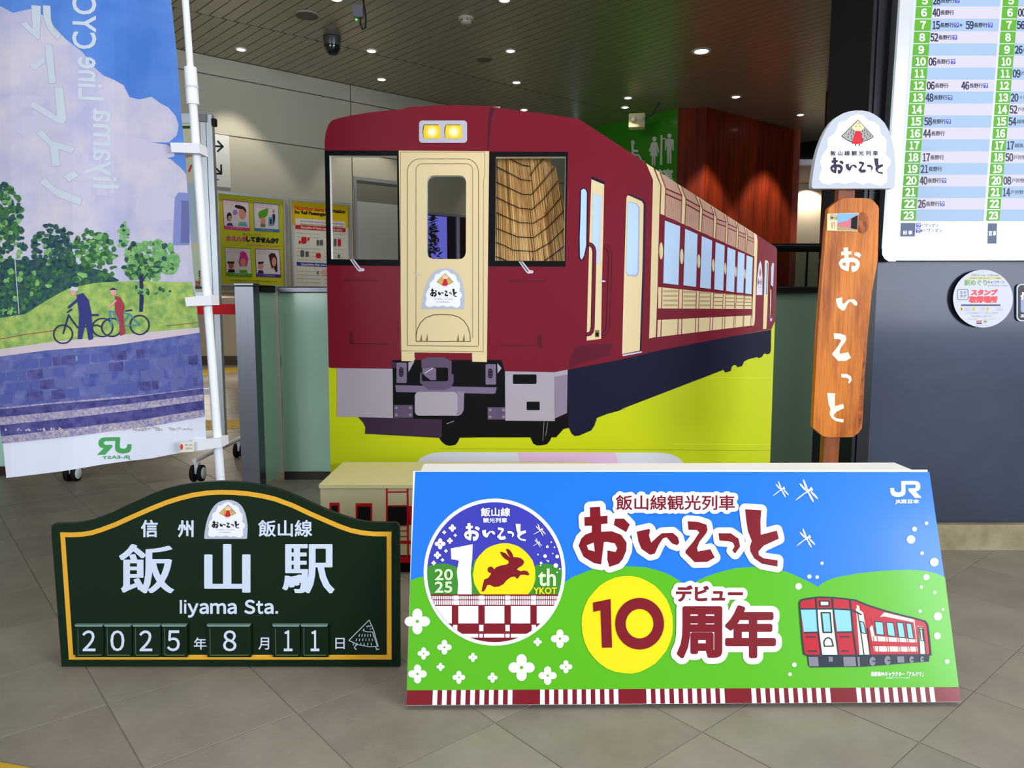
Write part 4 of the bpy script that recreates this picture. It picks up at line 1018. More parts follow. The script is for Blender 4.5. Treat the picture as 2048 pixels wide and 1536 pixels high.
# straw rain cape hanging behind the right cab window
PC = Plane((0, 4.26, 0), (0, -1, 0))
cape = empty('straw_cape', PC.pix(1060, 560), 'straw rain cape stitched with dark cord, hanging behind the right cab window', 'cape')
stm = [M('straw_a', (206, 164, 104), .7), M('straw_b', (186, 138, 78), .7), M('straw_c', (222, 190, 136), .7), M('straw_d', (150, 100, 54), .7)]
mb = MB(); rr = random.Random(3)
MB().prism(PC, [mp(T1, [(100, 470), (520, 470), (600, 590), (640, 700), (668, 830), (700, 1000), (720, 1400), (90, 1400)])], -.03, 0).build('backing', stm[1], cape)
for k in range(560):
    u = rr.random(); xb_ = 90 + 640 * u; xt = 250 + (xb_ - 330) * (.62 if u < .5 else .84) + rr.uniform(-14, 14); y0 = 455 if u < .6 else 465 + (u - .6) * 330 + rr.uniform(-10, 10); y1 = 1400 if rr.random() < .6 else rr.uniform(900, 1400)
    if y0 > y1 - 100: continue
    t0 = (y0 - 455) / 945; t1 = (y1 - 455) / 945
    xa_, xc = xt + (xb_ - xt) * t0, xt + (xb_ - xt) * t1; w = rr.uniform(2.2, 5); o0 = rr.uniform(.002, .018)
    q = [PC.pix(*T1((xa_ - w * .7, y0)), o0), PC.pix(*T1((xa_ + w * .7, y0)), o0), PC.pix(*T1((xc + w, y1)), o0 + .006), PC.pix(*T1((xc - w, y1)), o0 + .006)]
    m_ = PC.pix(*T1(((xa_ + xc) / 2, (y0 + y1) / 2)), o0 + .008)
    mb.add(q + [m_], [(0, 1, 4), (1, 2, 4), (2, 3, 4), (3, 0, 4)], rr.choice((0, 0, 0, 1, 1, 2, 2, 3)))
o = mb.build('straw', stm, cape); tag(o, kind='stuff')
for L in ([(225, 512), (280, 545), (345, 575), (405, 585)], [(100, 570), (240, 640), (330, 690), (410, 700)], [(405, 662), (460, 580), (525, 515)], [(100, 695), (250, 765), (340, 808), (415, 812), (450, 775), (530, 680), (600, 590)], [(100, 815), (230, 880), (320, 920), (422, 930), (510, 850), (628, 700)], [(100, 940), (230, 1000), (320, 1035), (430, 1042), (530, 980), (660, 820)], [(100, 1068), (230, 1120), (300, 1150), (433, 1157), (540, 1080), (700, 915)], [(100, 1185), (200, 1220), (270, 1258), (440, 1268), (560, 1200), (700, 1060)], [(100, 1300), (180, 1325), (230, 1350)], [(510, 1350), (600, 1285), (700, 1205)]):
    MB().tube([PC.pix(*T1(p), .03) for p in L], .0026, 6).build('cord', m_black, cape)

# ------------------------------------------------------------------ cream bench with painted carriage side
yb0, yb1 = 3.52, 4.02
q0 = on_y(640, 968, yb0); zt = q0.z; xl_ = q0.x; xr_ = .42
PBn = Plane((0, yb0, 0), (0, -1, 0))
bn = empty('bench', ((xl_ + xr_) / 2, (yb0 + yb1) / 2, 0), 'cream wooden bench box with red and black painted carriage windows, before the train board', 'bench')
m_bc = M('bench_cream', (214, 206, 168), .5, bump=(30, .05)); m_rd = M('bench_red', (196, 14, 34), .5)
MB().box(((xl_ + xr_) / 2, (yb0 + yb1) / 2, (zt - .02 + .10) / 2), (xr_ - xl_, yb1 - yb0, zt - .02 - .10)).build('body', m_bc, bn)
MB().box(((xl_ + xr_) / 2, (yb0 + yb1) / 2 - .002, zt - .010), (xr_ - xl_ + .008, yb1 - yb0 + .012, .022), bev=.002).build('seat_board', M('bench_top', (226, 218, 160), .45), bn)
MB().box(((xl_ + xr_) / 2, (yb0 + yb1) / 2 + .01, .05), (xr_ - xl_ - .04, yb1 - yb0 - .06, .10)).build('plinth', m_black, bn)
ik = Ink(PBn); ik.z(5.12, 620, 880); ik.L = 1
ik.poly([(200, 642), (303, 640), (303, 1070), (200, 1070)], m_rd).poly([(468, 647), (637, 646), (637, 1070), (468, 1070)], m_rd)
ik.poly([(778, 457), (797, 457), (797, 1200), (780, 1200)], m_rd).poly([(990, 457), (1009, 457), (1014, 1200), (996, 1200)], m_rd)
for y0, y1 in ((526, 541), (668, 680), (868, 884), (928, 937), (984, 994), (1032, 1064)): ik.poly([(790, y0), (1000, y0 - 3), (1000, y1 - 3), (790, y1)], m_rd)
ik.poly(rect(1000, 1030, 1500, 1064), m_rd).poly(rect(1000, 676, 1500, 868), m_rd)
ik.poly([(110, 1190), (2900, 1190), (2900, 1256), (110, 1256)], m_rd); ik.L = 2
ik.poly([(220, 672), (285, 671), (285, 1000), (220, 1000)], m_black).poly([(487, 680), (620, 679), (620, 1000), (487, 1000)], m_black).poly([(797, 680), (992, 678), (992, 868), (797, 870)], m_black)
ik.build('painted_windows', bn)

# ------------------------------------------------------------------ long sloping event sign
SB = V((-.346, 2.299, .015)); SE = V((1.484, 2.321, .015))
e_ = (SE - SB).normalized(); bk_ = V((-e_.y, e_.x, 0)); th = R(20.5)
up_ = V((0, 0, 1)) * cos(th) + bk_ * sin(th); n_ = e_.cross(up_).normalized()
if n_.y > 0: n_ = -n_
PS = Plane(SB, n_); PS.ex = e_; PS.ey = up_
Wd, Hd = 1.830, .770
sg = empty('event_sign', (SB + SE) / 2 - V((0, 0, .015)) + bk_ * .2, 'long sloping sign board with blue sky, green hills and tenth anniversary lettering', 'sign board')
MB().prism(PS, [rect(0, 0, Wd, Hd)], -.012, 0, pixels=False).build('face_board', m_wwhite, sg)
m_sky = M('print_sky_blue', (34, 120, 246), .32, coat=.08); m_hill = M('print_hill_green', (90, 182, 22), .32, coat=.08); m_mar = M('print_maroon', (126, 18, 30), .34, coat=.08); m_yel = M('print_sun_yellow', (250, 222, 14), .34, coat=.08); m_iw = M('print_white', (244, 244, 252), .36, coat=.08)
# wedge body behind the face
zt = Hd * cos(th); yb_ = 2.745
mb = MB(); a, b = .02, Wd - .025
def wv(x, y, z): return SB + e_ * x + bk_ * y + V((0, 0, z - .015))
pf = [(.055, .02), (.055 + (zt - .0) * math.tan(th) - .03, zt + .003), (yb_ - 2.30, zt + .003), (yb_ - 2.30, .0)]
vs = [wv(a, y, z) for y, z in pf] + [wv(b, y, z) for y, z in pf]
mb.add(vs, [(0, 1, 2, 3), (7, 6, 5, 4), (0, 4, 5, 1), (1, 5, 6, 2), (2, 6, 7, 3), (3, 7, 4, 0)])
mb.build('body', m_wwhite, sg)
def part2(fn, name, pl=PS, par=None, **k):
    ik = Ink(pl, **k); fn(ik); ik.z(); return ik.build(name, par or sg)
H3 = lambda L, sc, ox, oy: [(x / sc + ox, y / sc + oy) for x, y in L]
hills = H3([(62, 770), (100, 755), (140, 748), (220, 770)], 2.955, 800, 900) + [(980, 1190)] + H3([(975, 780), (1020, 752), (1060, 735), (1120, 715), (1182, 705)], 2.955, 800, 900) 
hills = [(821, 1160.6), (834, 1155.5), (847, 1153), (862, 1156), (900, 1175), (1085, 1188), (1130, 1164), (1145, 1154), (1158, 1148.7), (1182.5, 1139), (1200, 1136), (1232, 1133), (1260.6, 1132.6), (1292, 1134.4), (1323, 1143), (1340, 1150), (1354, 1158.5), (1375, 1172), (1385, 1168), (1398, 1159.5), (1415, 1152), (1432.5, 1146), (1455, 1140), (1473, 1136), (1504, 1133.8), (1535, 1135.5), (1567, 1141.6), (1582, 1147), (1598.6, 1154.6), (1617, 1163), (1635.4, 1173.5), (1645, 1166), (1654, 1161), (1667, 1156), (1680, 1153), (1720, 1146), (1770, 1141), (1816.6, 1139.5), (1849, 1141.6), (1872, 1147), (1889.5, 1154.6)]
def f(ik):
    ik.poly([(830.5, 943.5), (1858.5, 944), (1889.6, 1162), (820.6, 1168)], m_sky)
    ik.poly([(1889.6, 1160), (1889.6, 1190), (819.5, 1190), (820.6, 1161)], m_sky); ik.L = 1
    bl = (813.6, 1388); ik.poly(hills + [(1919, 1386), bl], m_hill)
    ik.L = 2
    ik.poly([(814, 1380.5), (1918, 1374), (1921.7, 1403.5), (812.8, 1410.5)], m_mar); ik.L = 3
    for x0, x1 in ((866, 1024.7), (1080.2, 1236), (1292, 1448), (1502, 1658.8), (1711.5, 1866.5)):
        p_ = (x1 - x0 - 9.0) / 8
        for k in range(9):
            xa_ = x0 + p_ * k; sl = -1.4 + 5.4 * (xa_ - 813) / 1105
            yt_ = 1380.5 - 6.5 * (xa_ - 814) / 1104; 
            ik.poly([(xa_, yt_), (xa_ + 9.2, yt_), (xa_ + 9.2 + sl, yt_ + 29.6), (xa_ + sl, yt_ + 29.6)], m_iw)
part2(f, 'landscape_print')
def flower(ik, x, y, r, m, mc):
    for k in range(4):
        a = k * pi / 2; cx, cy = x + .56 * r * cos(a), y + .56 * r * sin(a)
        ik.poly(ell(cx, cy, r * (.44 if k % 2 == 0 else .40), r * (.40 if k % 2 == 0 else .46), 16), m)
    ik.poly(ell(x, y, r * .33, n=12), m); L = ik.L; ik.L += 1; ik.poly(ell(x, y, r * .13, n=10), mc); ik.L = L
def fly(ik, x, y, s, m, ang=-38):
    def lf(cx, cy, L, w, a):
        a = R(a); return [(cx + L * cos(t) * cos(a) - w * sin(t) * sin(a), cy + L * cos(t) * sin(a) + w * sin(t) * cos(a)) for t in [2 * pi * k / 12 for k in range(12)]]
    ik.poly(lf(x - .45 * s, y + .28 * s, .62 * s, .05 * s, ang), m).poly(lf(x + .12 * s, y - .12 * s, .26 * s, .11 * s, ang), m)
    for dx, dy, r in ((.36, -.34, .1), (.42, -.22, .1)): ik.poly(ell(x + dx * s, y + dy * s, r * s, n=10), m)
    for (dx, dy, L, a) in ((-.12, -.62, .52, 68), (-.32, -.44, .42, 48), (.34, .38, .5, 62), (.62, .22, .46, 46)): ik.poly(lf(x + dx * s, y + dy * s, L * s, .085 * s, a), m)
def f(ik):
    ik.L = 4; C = ell(989, 1144.3, 134.6, 139.8, 72); ik.poly(ell(989, 1144.3, 141.6, 147, 72), m_iw); ik.L = 5
    ik.clip = C; ik.poly(C, M('print_indigo', (62, 62, 176), .34, coat=.08)); ik.z(2.955, 800, 900); ik.L = 6; gh = M('print_deep_green', (62, 140, 44), .34, coat=.08)
    ik.poly([(140, 700), (160, 690), (200, 676), (240, 671), (280, 673), (320, 685), (345, 700), (430, 690), (440, 650), (470, 630), (500, 630), (520, 860), (140, 860)], gh)
    ik.poly([(780, 700), (800, 684), (830, 674), (870, 671), (910, 680), (940, 698), (980, 720), (980, 860), (760, 860)], gh); ik.L = 7
    ik.poly(ell(617, 735, 184, 184, 40, .012), m_yel); ik.L = 8
    ik.poly([(482, 835), (490, 795), (498, 765), (520, 757), (533, 740), (545, 715), (570, 692), (600, 682), (632, 676), (642, 668), (640, 654), (622, 646), (602, 626), (590, 603), (600, 601), (624, 610), (650, 636), (636, 612), (625, 588), (634, 583), (650, 592), (664, 612), (671, 633), (695, 634), (716, 640), (732, 655), (733, 668), (722, 684), (706, 692), (690, 706), (712, 716), (735, 712), (752, 716), (765, 734), (758, 741), (735, 737), (712, 738), (698, 758), (690, 760), (678, 748), (655, 752), (632, 768), (610, 794), (585, 807), (558, 810), (530, 797), (515, 800), (505, 822), (494, 837)], m_mar)
    ik.poly(ell(536, 708, 19), m_mar)
    ik.poly([(300, 582), (430, 557), (427, 640), (418, 720), (424, 800), (424, 856), (340, 856), (344, 790), (336, 720), (348, 655), (326, 648), (304, 646)], m_iw)
    ik.L = 9
    ik.poly([(140, 853), (980, 853), (980, 1160), (140, 1160)], m_iw); ik.L = 10
    ik.poly([(140, 853), (980, 853), (980, 922), (140, 922)], m_mar); ik.L = 11
    for k in range(62):
        x = 180 + k * 12.6; ik.poly(rect(x, 863, x + 8.2, 882), m_iw).poly(rect(x, 888, x + 8.2, 915), m_iw)
    for x in (316, 467, 621, 775): ik.poly(rect(x, 860, x + 29, 885), m_iw).poly(rect(x, 888, x + 29, 914), m_iw)
    ik.L = 10
    for x in (307, 463, 617, 770): ik.poly(rect(x, 918, x + 38, 1027), m_mar)
    ik.poly([(140, 1024), (980, 1024), (980, 1032), (775, 1085), (355, 1085), (290, 1032), (140, 1032)], m_mar).poly(rect(340, 1032, 778, 1086), m_mar)
    ik.poly(rect(415, 1108, 710, 1160), m_mar)
    for x in (463, 490, 617, 648): ik.poly(rect(x, 1086, x + 6, 1110), m_mar)
    ik.L = 11
    for x in (314, 468, 623, 778): ik.poly(rect(x, 1033, x + 25, 1070), m_iw)
    ik.clip = None; ik.L = 12
    ik.text('飯山線', 478, 343, 650, 392, m_iw, .5).text('観光列車', 492, 402, 632, 430, m_iw, .25); ik.L = 13
    oikotto(ik, 378, 432, 745, 540, m_iw)
    for x, y, r in ((238, 555, 32), (222, 622, 22), (310, 462, 22), (295, 537, 18), (262, 487, 12), (327, 505, 10), (272, 597, 11), (252, 650, 11), (200, 668, 14)): flower(ik, x, y, r, m_iw, MATS['print_indigo'])
    for x, y, r in ((893, 545, 5), (870, 572, 8), (912, 575, 5), (815, 618, 5), (857, 627, 11), (902, 612, 4), (928, 630, 11), (875, 657, 6), (865, 652, 3), (833, 668, 8), (920, 683, 14), (830, 683, 4), (943, 703, 5), (928, 723, 5)): ik.poly(ell(x, y, r, n=12), m_iw)
    fly(ik, 825, 478, 38, m_iw, -28); fly(ik, 812, 552, 28, m_iw, -28)
    lc = M('print_pale_green', (216, 236, 190), .36)
    ik.text('20', 208, 705, 312, 768, lc, .7).text('25', 208, 779, 308, 842, lc, .7).text('th', 818, 703, 918, 802, lc, 1.0)
    ik.text('YKOT', 790, 813, 925, 850, m_yel, .5)
part2(f, 'anniversary_roundel_print')
def f(ik):
    ik.L = 4; ik.z(2.955, 800, 900); flower(ik, x, y, r, m_iw, m_hill)
for x, y, r in ((103, 1013, 75), (263, 1165, 43), (140, 1202, 36), (431, 1225, 27), (240, 1281, 24), (104, 1323, 55), (348, 1343, 38), (547, 1345, 30), (718, 1285, 78), (813, 1134, 25), (945, 1115, 54), (872, 1333, 54), (980, 1281, 38)): part2(f, 'flower_print')
def f(ik):
    ik.L = 8; ik.z(3.2, 1120, 940)
    s_ = ik.tf; ik.tf = None
    k_ = lambda x0, y0, x1, y1: (*s_((x0, y0)), *s_((x1, y1)))
    oikotto(ik, *k_(118, 235, 1397, 620), m_iw, dil=11.6, nd=20); ik.L = 10
    oikotto(ik, *k_(118, 235, 1397, 620), m_mar); ik.L = 8
    for b_, nb_, m__, L_ in ((8.2, 14, m_iw, 8), (.55, 6, m_mar, 10)):
        ik.L = L_; ik.text('飯山線観光列車', *k_(358, 163, 1115, 256), m__, b_, nb_)
    for b_, m__, L_ in ((10.5, m_iw, 8), (1.5, m_mar, 10)):
        ik.L = L_; ik.text('デビュー', *k_(744, 742, 1164, 838), m__, b_, 14)
    for b_, m__, L_ in ((16.5, m_iw, 8), (4.4, m_mar, 10)):
        ik.L = L_; ik.text('周', *k_(760, 885, 1022, 1190), m__, b_, 20).text('年', *k_(1068, 880, 1365, 1190), m__, b_, 20)
part2(f, 'title_lettering')
def f(ik):
    ik.L = 6; ik.z(3.2, 1120, 940); ik.poly(ell(430, 990, 293, 312, 34, .008), m_yel); ik.L = 11
    ik.poly([(210, 848), (323, 825), (325, 905), (332, 1135), (268, 1137), (258, 898), (212, 908)], m_mar)
    ik.poly(ell(508, 983, 156, 165, 48), m_mar, [ell(508, 983, 89, 94, 40)])
part2(f, 'ten_print')
def f(ik):
    ik.L = 4; fly(ik, *fq, m_iw)
for fq in ((1561, 981, 17), (1613, 985, 24), (1611, 1079, 20)): part2(f, 'dragonfly_print')
for x, y, r in ((318, 604, 10), (240, 685, 13), (288, 689, 11), (174, 746, 20), (148, 1227, 14), (121, 1285, 11), (959, 358, 11), (886, 394, 15), (864, 458, 26), (932, 542, 11), (1007, 597, 26), (958, 689, 19), (928, 750, 10), (1010, 783, 10), (920, 898, 10), (1060, 887, 9), (1029, 930, 25), (1026, 1050, 21), (1086, 1207, 14)):
    part2(lambda ik: ik.z(3.0725, 1540, 930).poly(ell(x, y, r, n=20), m_iw), 'snow_dot_print', o=.0024)
JR = [(735, 142), (760, 142), (762, 158), (770, 166), (785, 169), (800, 166), (805, 155), (803, 99), (890, 98), (908, 103), (919, 115), (922, 135), (918, 150), (906, 160), (893, 163), (930, 202), (888, 202), (848, 158), (848, 144), (886, 143), (893, 137), (893, 125), (886, 121), (829, 121), (831, 165), (825, 183), (810, 193), (790, 197), (765, 195), (747, 187), (738, 170)]
def f(ik):
    ik.L = 4; ik.z(3.0725, 1540, 930); ik.poly(JR, m_iw); ik.text('JR東日本', 768, 212, 912, 240, m_iw, .45)
    ik.text('長野県PRキャラクター「アルクマ」', 617, 1270, 938, 1298, m_iw, .3).text('©長野県アルクマ 14-0020', 708, 1302, 856, 1313, m_iw)
part2(f, 'company_mark')
def f(ik):
    o_ = M('print_outline_teal', (20, 52, 60), .36); rd = M('print_train_red', (190, 24, 44), .36, coat=.08); cr = M('print_cream', (242, 240, 218), .36); gl = M('print_glass_blue', (140, 206, 250), .36); gy = M('print_mid_grey', (128, 128, 140), .36)
    ik.L = 4; ik.z(3.0725, 1540, 930); w = 9
    bod = [(178, 850), (188, 830), (225, 822), (300, 812), (385, 815), (440, 820), (520, 830), (600, 862), (700, 894), (780, 916), (880, 940), (950, 960), (966, 982), (975, 1060), (985, 1166), (700, 1168), (530, 1170), (225, 1170), (206, 1160), (196, 1080)]
    ik.poly([(225, 1165), (978, 1165), (975, 1208), (880, 1214), (700, 1230), (560, 1240), (245, 1244), (232, 1230)], M('print_skirt', (34, 46, 58), .36)); ik.poly(bod, rd); ik.L = 5
    ik.poly([(530, 860), (545, 866), (600, 1166), (552, 1166)], cr)
    ik.poly([(288, 885), (382, 885), (415, 1168), (312, 1168)], cr)
    ik.poly([(186, 886), (280, 886), (296, 1024), (206, 1027)], gl).poly([(392, 886), (490, 888), (500, 1022), (410, 1024)], gl)
    ik.poly([(308, 840), (356, 840), (358, 860), (310, 862)], cr)
    ik.poly([(526, 880), (570, 905), (610, 1166), (548, 1166)], cr)
    ik.poly([(700, 905), (885, 950), (905, 1146), (640, 1146), (610, 1000)], cr)
    ik.poly([(905, 990), (940, 994), (958, 1160), (915, 1160)], cr); ik.L = 6
    ik.poly([(700, 930), (880, 966), (895, 1070), (640, 1050), (618, 940)], rd)
    for q in ([(640, 1000), (690, 1003), (700, 1046), (650, 1040)], [(640, 960), (690, 965), (698, 1046), (650, 1040)], [(710, 965), (755, 970), (768, 1055), (722, 1048)], [(775, 965), (815, 970), (828, 1062), (788, 1058)], [(832, 970), (865, 975), (880, 1068), (846, 1064)], [(548, 960), (572, 965), (588, 1036), (560, 1030)]): 
        ik.L = 7; ik.poly(q, gl); ik.line(q, 6, o_, closed=True)
    ik.L = 7
    for y0, y1 in ((1086, 1112),): ik.poly([(618, y0 - 4), (903, y0 + 4), (905, y1 + 4), (620, y1)], rd)
    for x in (632, 655, 708, 722, 778, 790, 835, 848, 888): ik.line([(x, 1050 + (x - 630) * .07), (x + 12, 1148)], 4, rd, j=False)
    ik.L = 8
    ik.line(bod, w, o_, closed=True).line([(186, 884), (392, 884), (500, 890), (560, 920)], w, o_).line([(208, 1030), (300, 1027)], w, o_).line([(412, 1027), (505, 1025)], w, o_)
    ik.line([(280, 820), (292, 1000), (314, 1168)], w, o_).line([(380, 818), (395, 1000), (418, 1168)], w, o_).line([(490, 826), (505, 1000), (530, 1168)], w, o_).line([(535, 900), (560, 1060), (575, 1168)], 6, o_).line([(598, 1000), (612, 1168)], 7, o_)
    ik.line([(312, 907), (366, 907), (376, 1028), (324, 1028)], w, o_, closed=True); ik.L = 9; ik.poly([(318, 913), (361, 913), (370, 1022), (329, 1022)], gl); ik.L = 8
    ik.line([(332, 1113), (328, 1085), (340, 1066), (358, 1060), (376, 1072), (386, 1112)], 8, o_, closed=True)
    ik.line([(304, 836), (360, 836), (362, 866), (306, 866)], 8, o_, closed=True)
    for q in ((222, 1056, 278), (430, 1055, 486), (232, 1143, 285), (440, 1142, 480)): ik.line([(q[0], q[1]), (q[2], q[1])], 8, o_)
    ik.line([(910, 995), (938, 998), (955, 1168)], 6, o_).line([(910, 995), (918, 1168)], 6, o_).line([(918, 1006), (932, 1008), (940, 1080), (925, 1080)], 5, o_, closed=True)
    for q in ([(232, 1178), (292, 1178), (296, 1236), (238, 1236)], [(355, 1178), (382, 1178), (384, 1208), (358, 1208)], [(445, 1178), (520, 1178), (526, 1236), (450, 1236)], [(532, 1178), (546, 1178), (550, 1236), (538, 1236)], [(775, 1176), (818, 1174), (822, 1212), (780, 1214)]): ik.poly(q, gy)
    for x, y, r in ((626, 1205, 20), (718, 1200, 20), (866, 1195, 15), (930, 1192, 13)): ik.poly(ell(x, y, r, r * 1.4, 16), gy); ik.line([(x, y), (x + r * 1.3, y)], 8, o_)
part2(f, 'small_train_print')

# ------------------------------------------------------------------ green station name sign with date plates
PG = Plane((0, 2.585, 0), (0, -1, 0))
Z6 = (2.7676, 80, 950)
gsh = [(62, 300), (66, 280), (78, 270), (170, 268), (225, 263), (280, 251), (340, 231), (400, 207), (470, 172), (550, 137), (620, 104), (700, 75), (775, 57), (850, 45), (925, 38), (1000, 36), (1075, 38), (1150, 46), (1225, 57), (1300, 75), (1375, 101), (1450, 133), (1530, 170), (1600, 200), (1670, 226), (1740, 248), (1800, 260), (1850, 265), (1965, 265), (1982, 272), (1990, 290), (1993, 1060), (120, 1060)]
gs = empty('station_name_sign', PG.pix(460, 1332), 'dark green arched station name sign with yellow border standing on the floor', 'station sign')
m_gg = M('sign_dark_green', (9, 34, 14), .5, spec=.12, coat=.15); m_gge = M('sign_edge', (8, 34, 18), .4); m_gy = M('sign_yellow', (232, 172, 50), .42); m_sw = M('sign_letter_white', (214, 224, 244), .42)
MB().prism(PG, [Zt(gsh, *Z6)], -.02, 0, 0, 1).build('board', [m_gg, m_gge], gs)
MB().box((PG.pix(250, 1300).x, 2.70, .17), (.04, .19, .34)).build('rear_foot', m_gge, gs); MB().box((PG.pix(690, 1300).x, 2.70, .17), (.04, .19, .34)).build('rear_foot', m_gge, gs)
def f(ik):
    ik.z(*Z6); yl = [(126, 330), (175, 331), (235, 328), (285, 320), (340, 303), (420, 273), (510, 232), (610, 188), (700, 152), (780, 127), (850, 110), (925, 99), (1000, 95), (1075, 97), (1150, 103), (1230, 116), (1300, 132), (1400, 169), (1500, 216), (1580, 251), (1660, 285), (1720, 306), (1780, 319), (1850, 326), (1932, 326), (1933, 1008), (173, 1008)]
    ik.line(yl[::1], 26, m_gy, closed=True)
    ik.poly([(112, 317), (140, 317), (140, 343), (113, 343)], m_gy).poly(rect(1920, 313, 1946, 339), m_gy).poly(rect(1920, 995, 1946, 1021), m_gy).poly(rect(160, 995, 186, 1021), m_gy)
part2(f, 'yellow_border', PG, gs)
def f(ik):
    ik.z(*Z6)
    ik.text('信', 562, 250, 650, 342, m_sw, .8, bx=1.0).text('州', 765, 252, 848, 342, m_sw, .8, bx=1.0).text('飯山線', 1210, 250, 1505, 340, m_sw, .6, bx=.8)
    ik.L = 1
    ik.text('飯', 446, 384, 736, 652, m_sw, .7, 12, bx=3.1).text('山', 921, 384, 1154, 648, m_sw, .9, 12, bx=4.2).text('駅', 1349, 384, 1624, 652, m_sw, .7, 12, bx=3.0)
    ik.L = 0
    
    s2 = ik.tf; ik.tf = lambda p: (p[0] / 5.773 + 350, p[1] / 5.773 + 1190)
    for ch, x0, y0, x1, y1 in (('Ｉ', 54, 58, 82, 214), ('ｉ', 104, 58, 132, 214), ('ｙ', 148, 98, 270, 258), ('ａ', 284, 93, 388, 217), ('ｍ', 408, 93, 588, 214), ('ａ', 606, 93, 712, 217), ('Ｓ', 803, 55, 925, 217), ('ｔ', 940, 68, 1018, 217), ('ａ', 1032, 93, 1137, 217), ('．', 1160, 185, 1190, 214)):
        if ch in 'Ｉ': ik.poly(rect(x0 + 2, y0, x0 + 28, y1), m_sw)
        elif ch in '．': ik.poly(rect(x0, y0, x1, y1), m_sw)
        elif ch in 'ｉ': ik.poly(rect(106, 98, 132, 214), m_sw).poly(rect(106, 58, 132, 80), m_sw)
        else: ik.text(ch, x0 + 4, y0 + 4, x1 - 4, y1 - 4, m_sw, 1.15, 8)
    ik.tf = s2
    ik.text('年', 853, 900, 922, 965, m_sw, .3).text('月', 1210, 900, 1268, 965, m_sw, .3).text('日', 1636, 902, 1686, 962, m_sw, .3)
part2(f, 'station_lettering', PG, gs)
def f(ik):
    ik.z(*Z6); w0, w1, h0, h1 = 909, 1150, 138, 353; s_ = ik.tf
    T = lambda p: s_((w0 + (p[0] - 305) / 807 * (w1 - w0), h0 + (p[1] - 101) / 749 * (h1 - h0)))
    ik.tf = None; headmark(ik, T, gray=(226, 176, 70)); ik.tf = s_; ik.L = 5
    oikotto(ik, 952, 252, 1104, 294, m_black); ik.text('いいかわ。いいそら。', 978, 298, 1080, 305, m_gr2).text('いいやません。', 993, 313, 1060, 320, m_gr2)
part2(f, 'emblem_print', PG, gs)
def f(ik):
    ik.z(*Z6); W_ = m_sw
    ik.line([(1822, 802), (1710, 915), (1760, 938), (1820, 950), (1872, 948), (1848, 860), (1822, 802)], 4, W_).line([(1795, 850), (1788, 860), (1812, 868), (1842, 868)], 4, W_).line([(1842, 870), (1866, 944)], 4, W_)
    ik.line([(1806, 834), (1812, 842), (1818, 832), (1826, 840), (1832, 828)], 3, W_)
    for x, y in ((1828, 852), (1838, 850)): ik.poly(ell(x, y, 3, n=8), W_)
    for r in range(3):
        for k in range(7):
            y = 880 + r * 24; x = 1770 - r * 16 + k * (15 + r * 2)
            if x < 1850: ik.line([(x, y), (x - 5 + k * 1.3, y + 15)], 4, W_)
    ik.line([(1752, 938), (1740, 955), (1752, 966)], 5, W_).line([(1858, 950), (1864, 966), (1878, 962)], 5, W_)
part2(f, 'straw_hat_figure_print', PG, gs)
pls = [(205, 364, '2', 243, 320, 'first plate of the year'), (366, 520, '0', 397, 480, 'second plate of the year'), (522, 680, '2', 557, 633, 'third plate of the year'), (682, 824, '5', 710, 785, 'last plate of the year'), (932, 1176, '8', 1018, 1097, 'wide month plate'), (1293, 1447, '1', 1342, 1412, 'first plate of the day'), (1449, 1602, '1', 1490, 1560, 'last plate of the day')]
for k, (x0, x1, dg, a, b, lb) in enumerate(pls):
    e = empty('date_plate', PG.pix(*H3([((x0 + x1) / 2, 1002)], *Z6)[0], .012), 'small green plate with white digit %s on the station sign, %s' % (dg, lb), 'number plate', 'date plates on the station sign')
    MB().prism(PG, [Zt([(x0 + 3, 826), (x1 - 3, 826), (x1 - 2, 1000), (x0 + 1, 1000)], *Z6)], .001, .012).build('plate', m_gg, e)
    MB().prism(PG, [Zt([(x0 - 1, 820), (x1 - 4, 820), (x1 - 8, 829), (x0 + 6, 829)], *Z6)], .002, .016).build('top_lip', M('plate_lip', (120, 150, 140), .3), e)
    ik = Ink(PG, .0125); ik.z(*Z6)
    ik.num(dg, a, 853, b, 965, m_sw, .55); ik.line([(x0 + 18, 988), (x1 - 14, 988)], 3, M('worn_line', (120, 130, 80), .6)).line([(x0 + 16, 840), (x0 + 18, 985)], 1.5, MATS['plate_lip'])
    ik.build('digit', e)

# ------------------------------------------------------------------ wooden post sign with head mark
PP = Plane((1.6, 3.40, 1.0), (0, -1, 0))
K1 = (4.8, 1560, 200); K2 = (3.49, 1560, 500)
ft = on_y(1651, 1186, 3.41)
ps = empty('wooden_post_sign', (ft.x, 3.44, 0), 'tall varnished wooden post sign with white brush lettering and arched head mark', 'post sign')
m_pw = M('varnished_wood', (210, 122, 42), .42, noise=((122, 46, 12), 1.0, (11, 11, 1.9), (.44, .72)), bump=(1, .6, (60, 60, 4)))
m_pw2 = M('post_wood', (158, 84, 40), .42, noise=((96, 44, 20), 1.0, (20, 20, 1.5), (.3, .7)), coat=.06)
q = lambda x, y: (x, y)
MB().prism(PP, [[(1687, 330), (1719, 330), (1712, 500), (1683, 928), (1665, 1184), (1636, 1184), (1652, 928)]], -.075, -.035).build('post', m_pw2, ps)
wo = [(465, 1045), (520, 995), (580, 952), (625, 942), (700, 940), (800, 942), (868, 946), (905, 975), (940, 1015), (950, 1045)]
wo = Zt(wo, *K1) + [(1755.5, 520)] + Zt([(640, 300), (610, 620), (590, 900), (576, 1190), (572, 1242), (552, 1272), (512, 1305), (440, 1307), (340, 1307), (302, 1300), (255, 1262), (232, 1240), (240, 1050), (262, 600), (300, 120), (312, 0)], *K2) + [(1652, 460)]
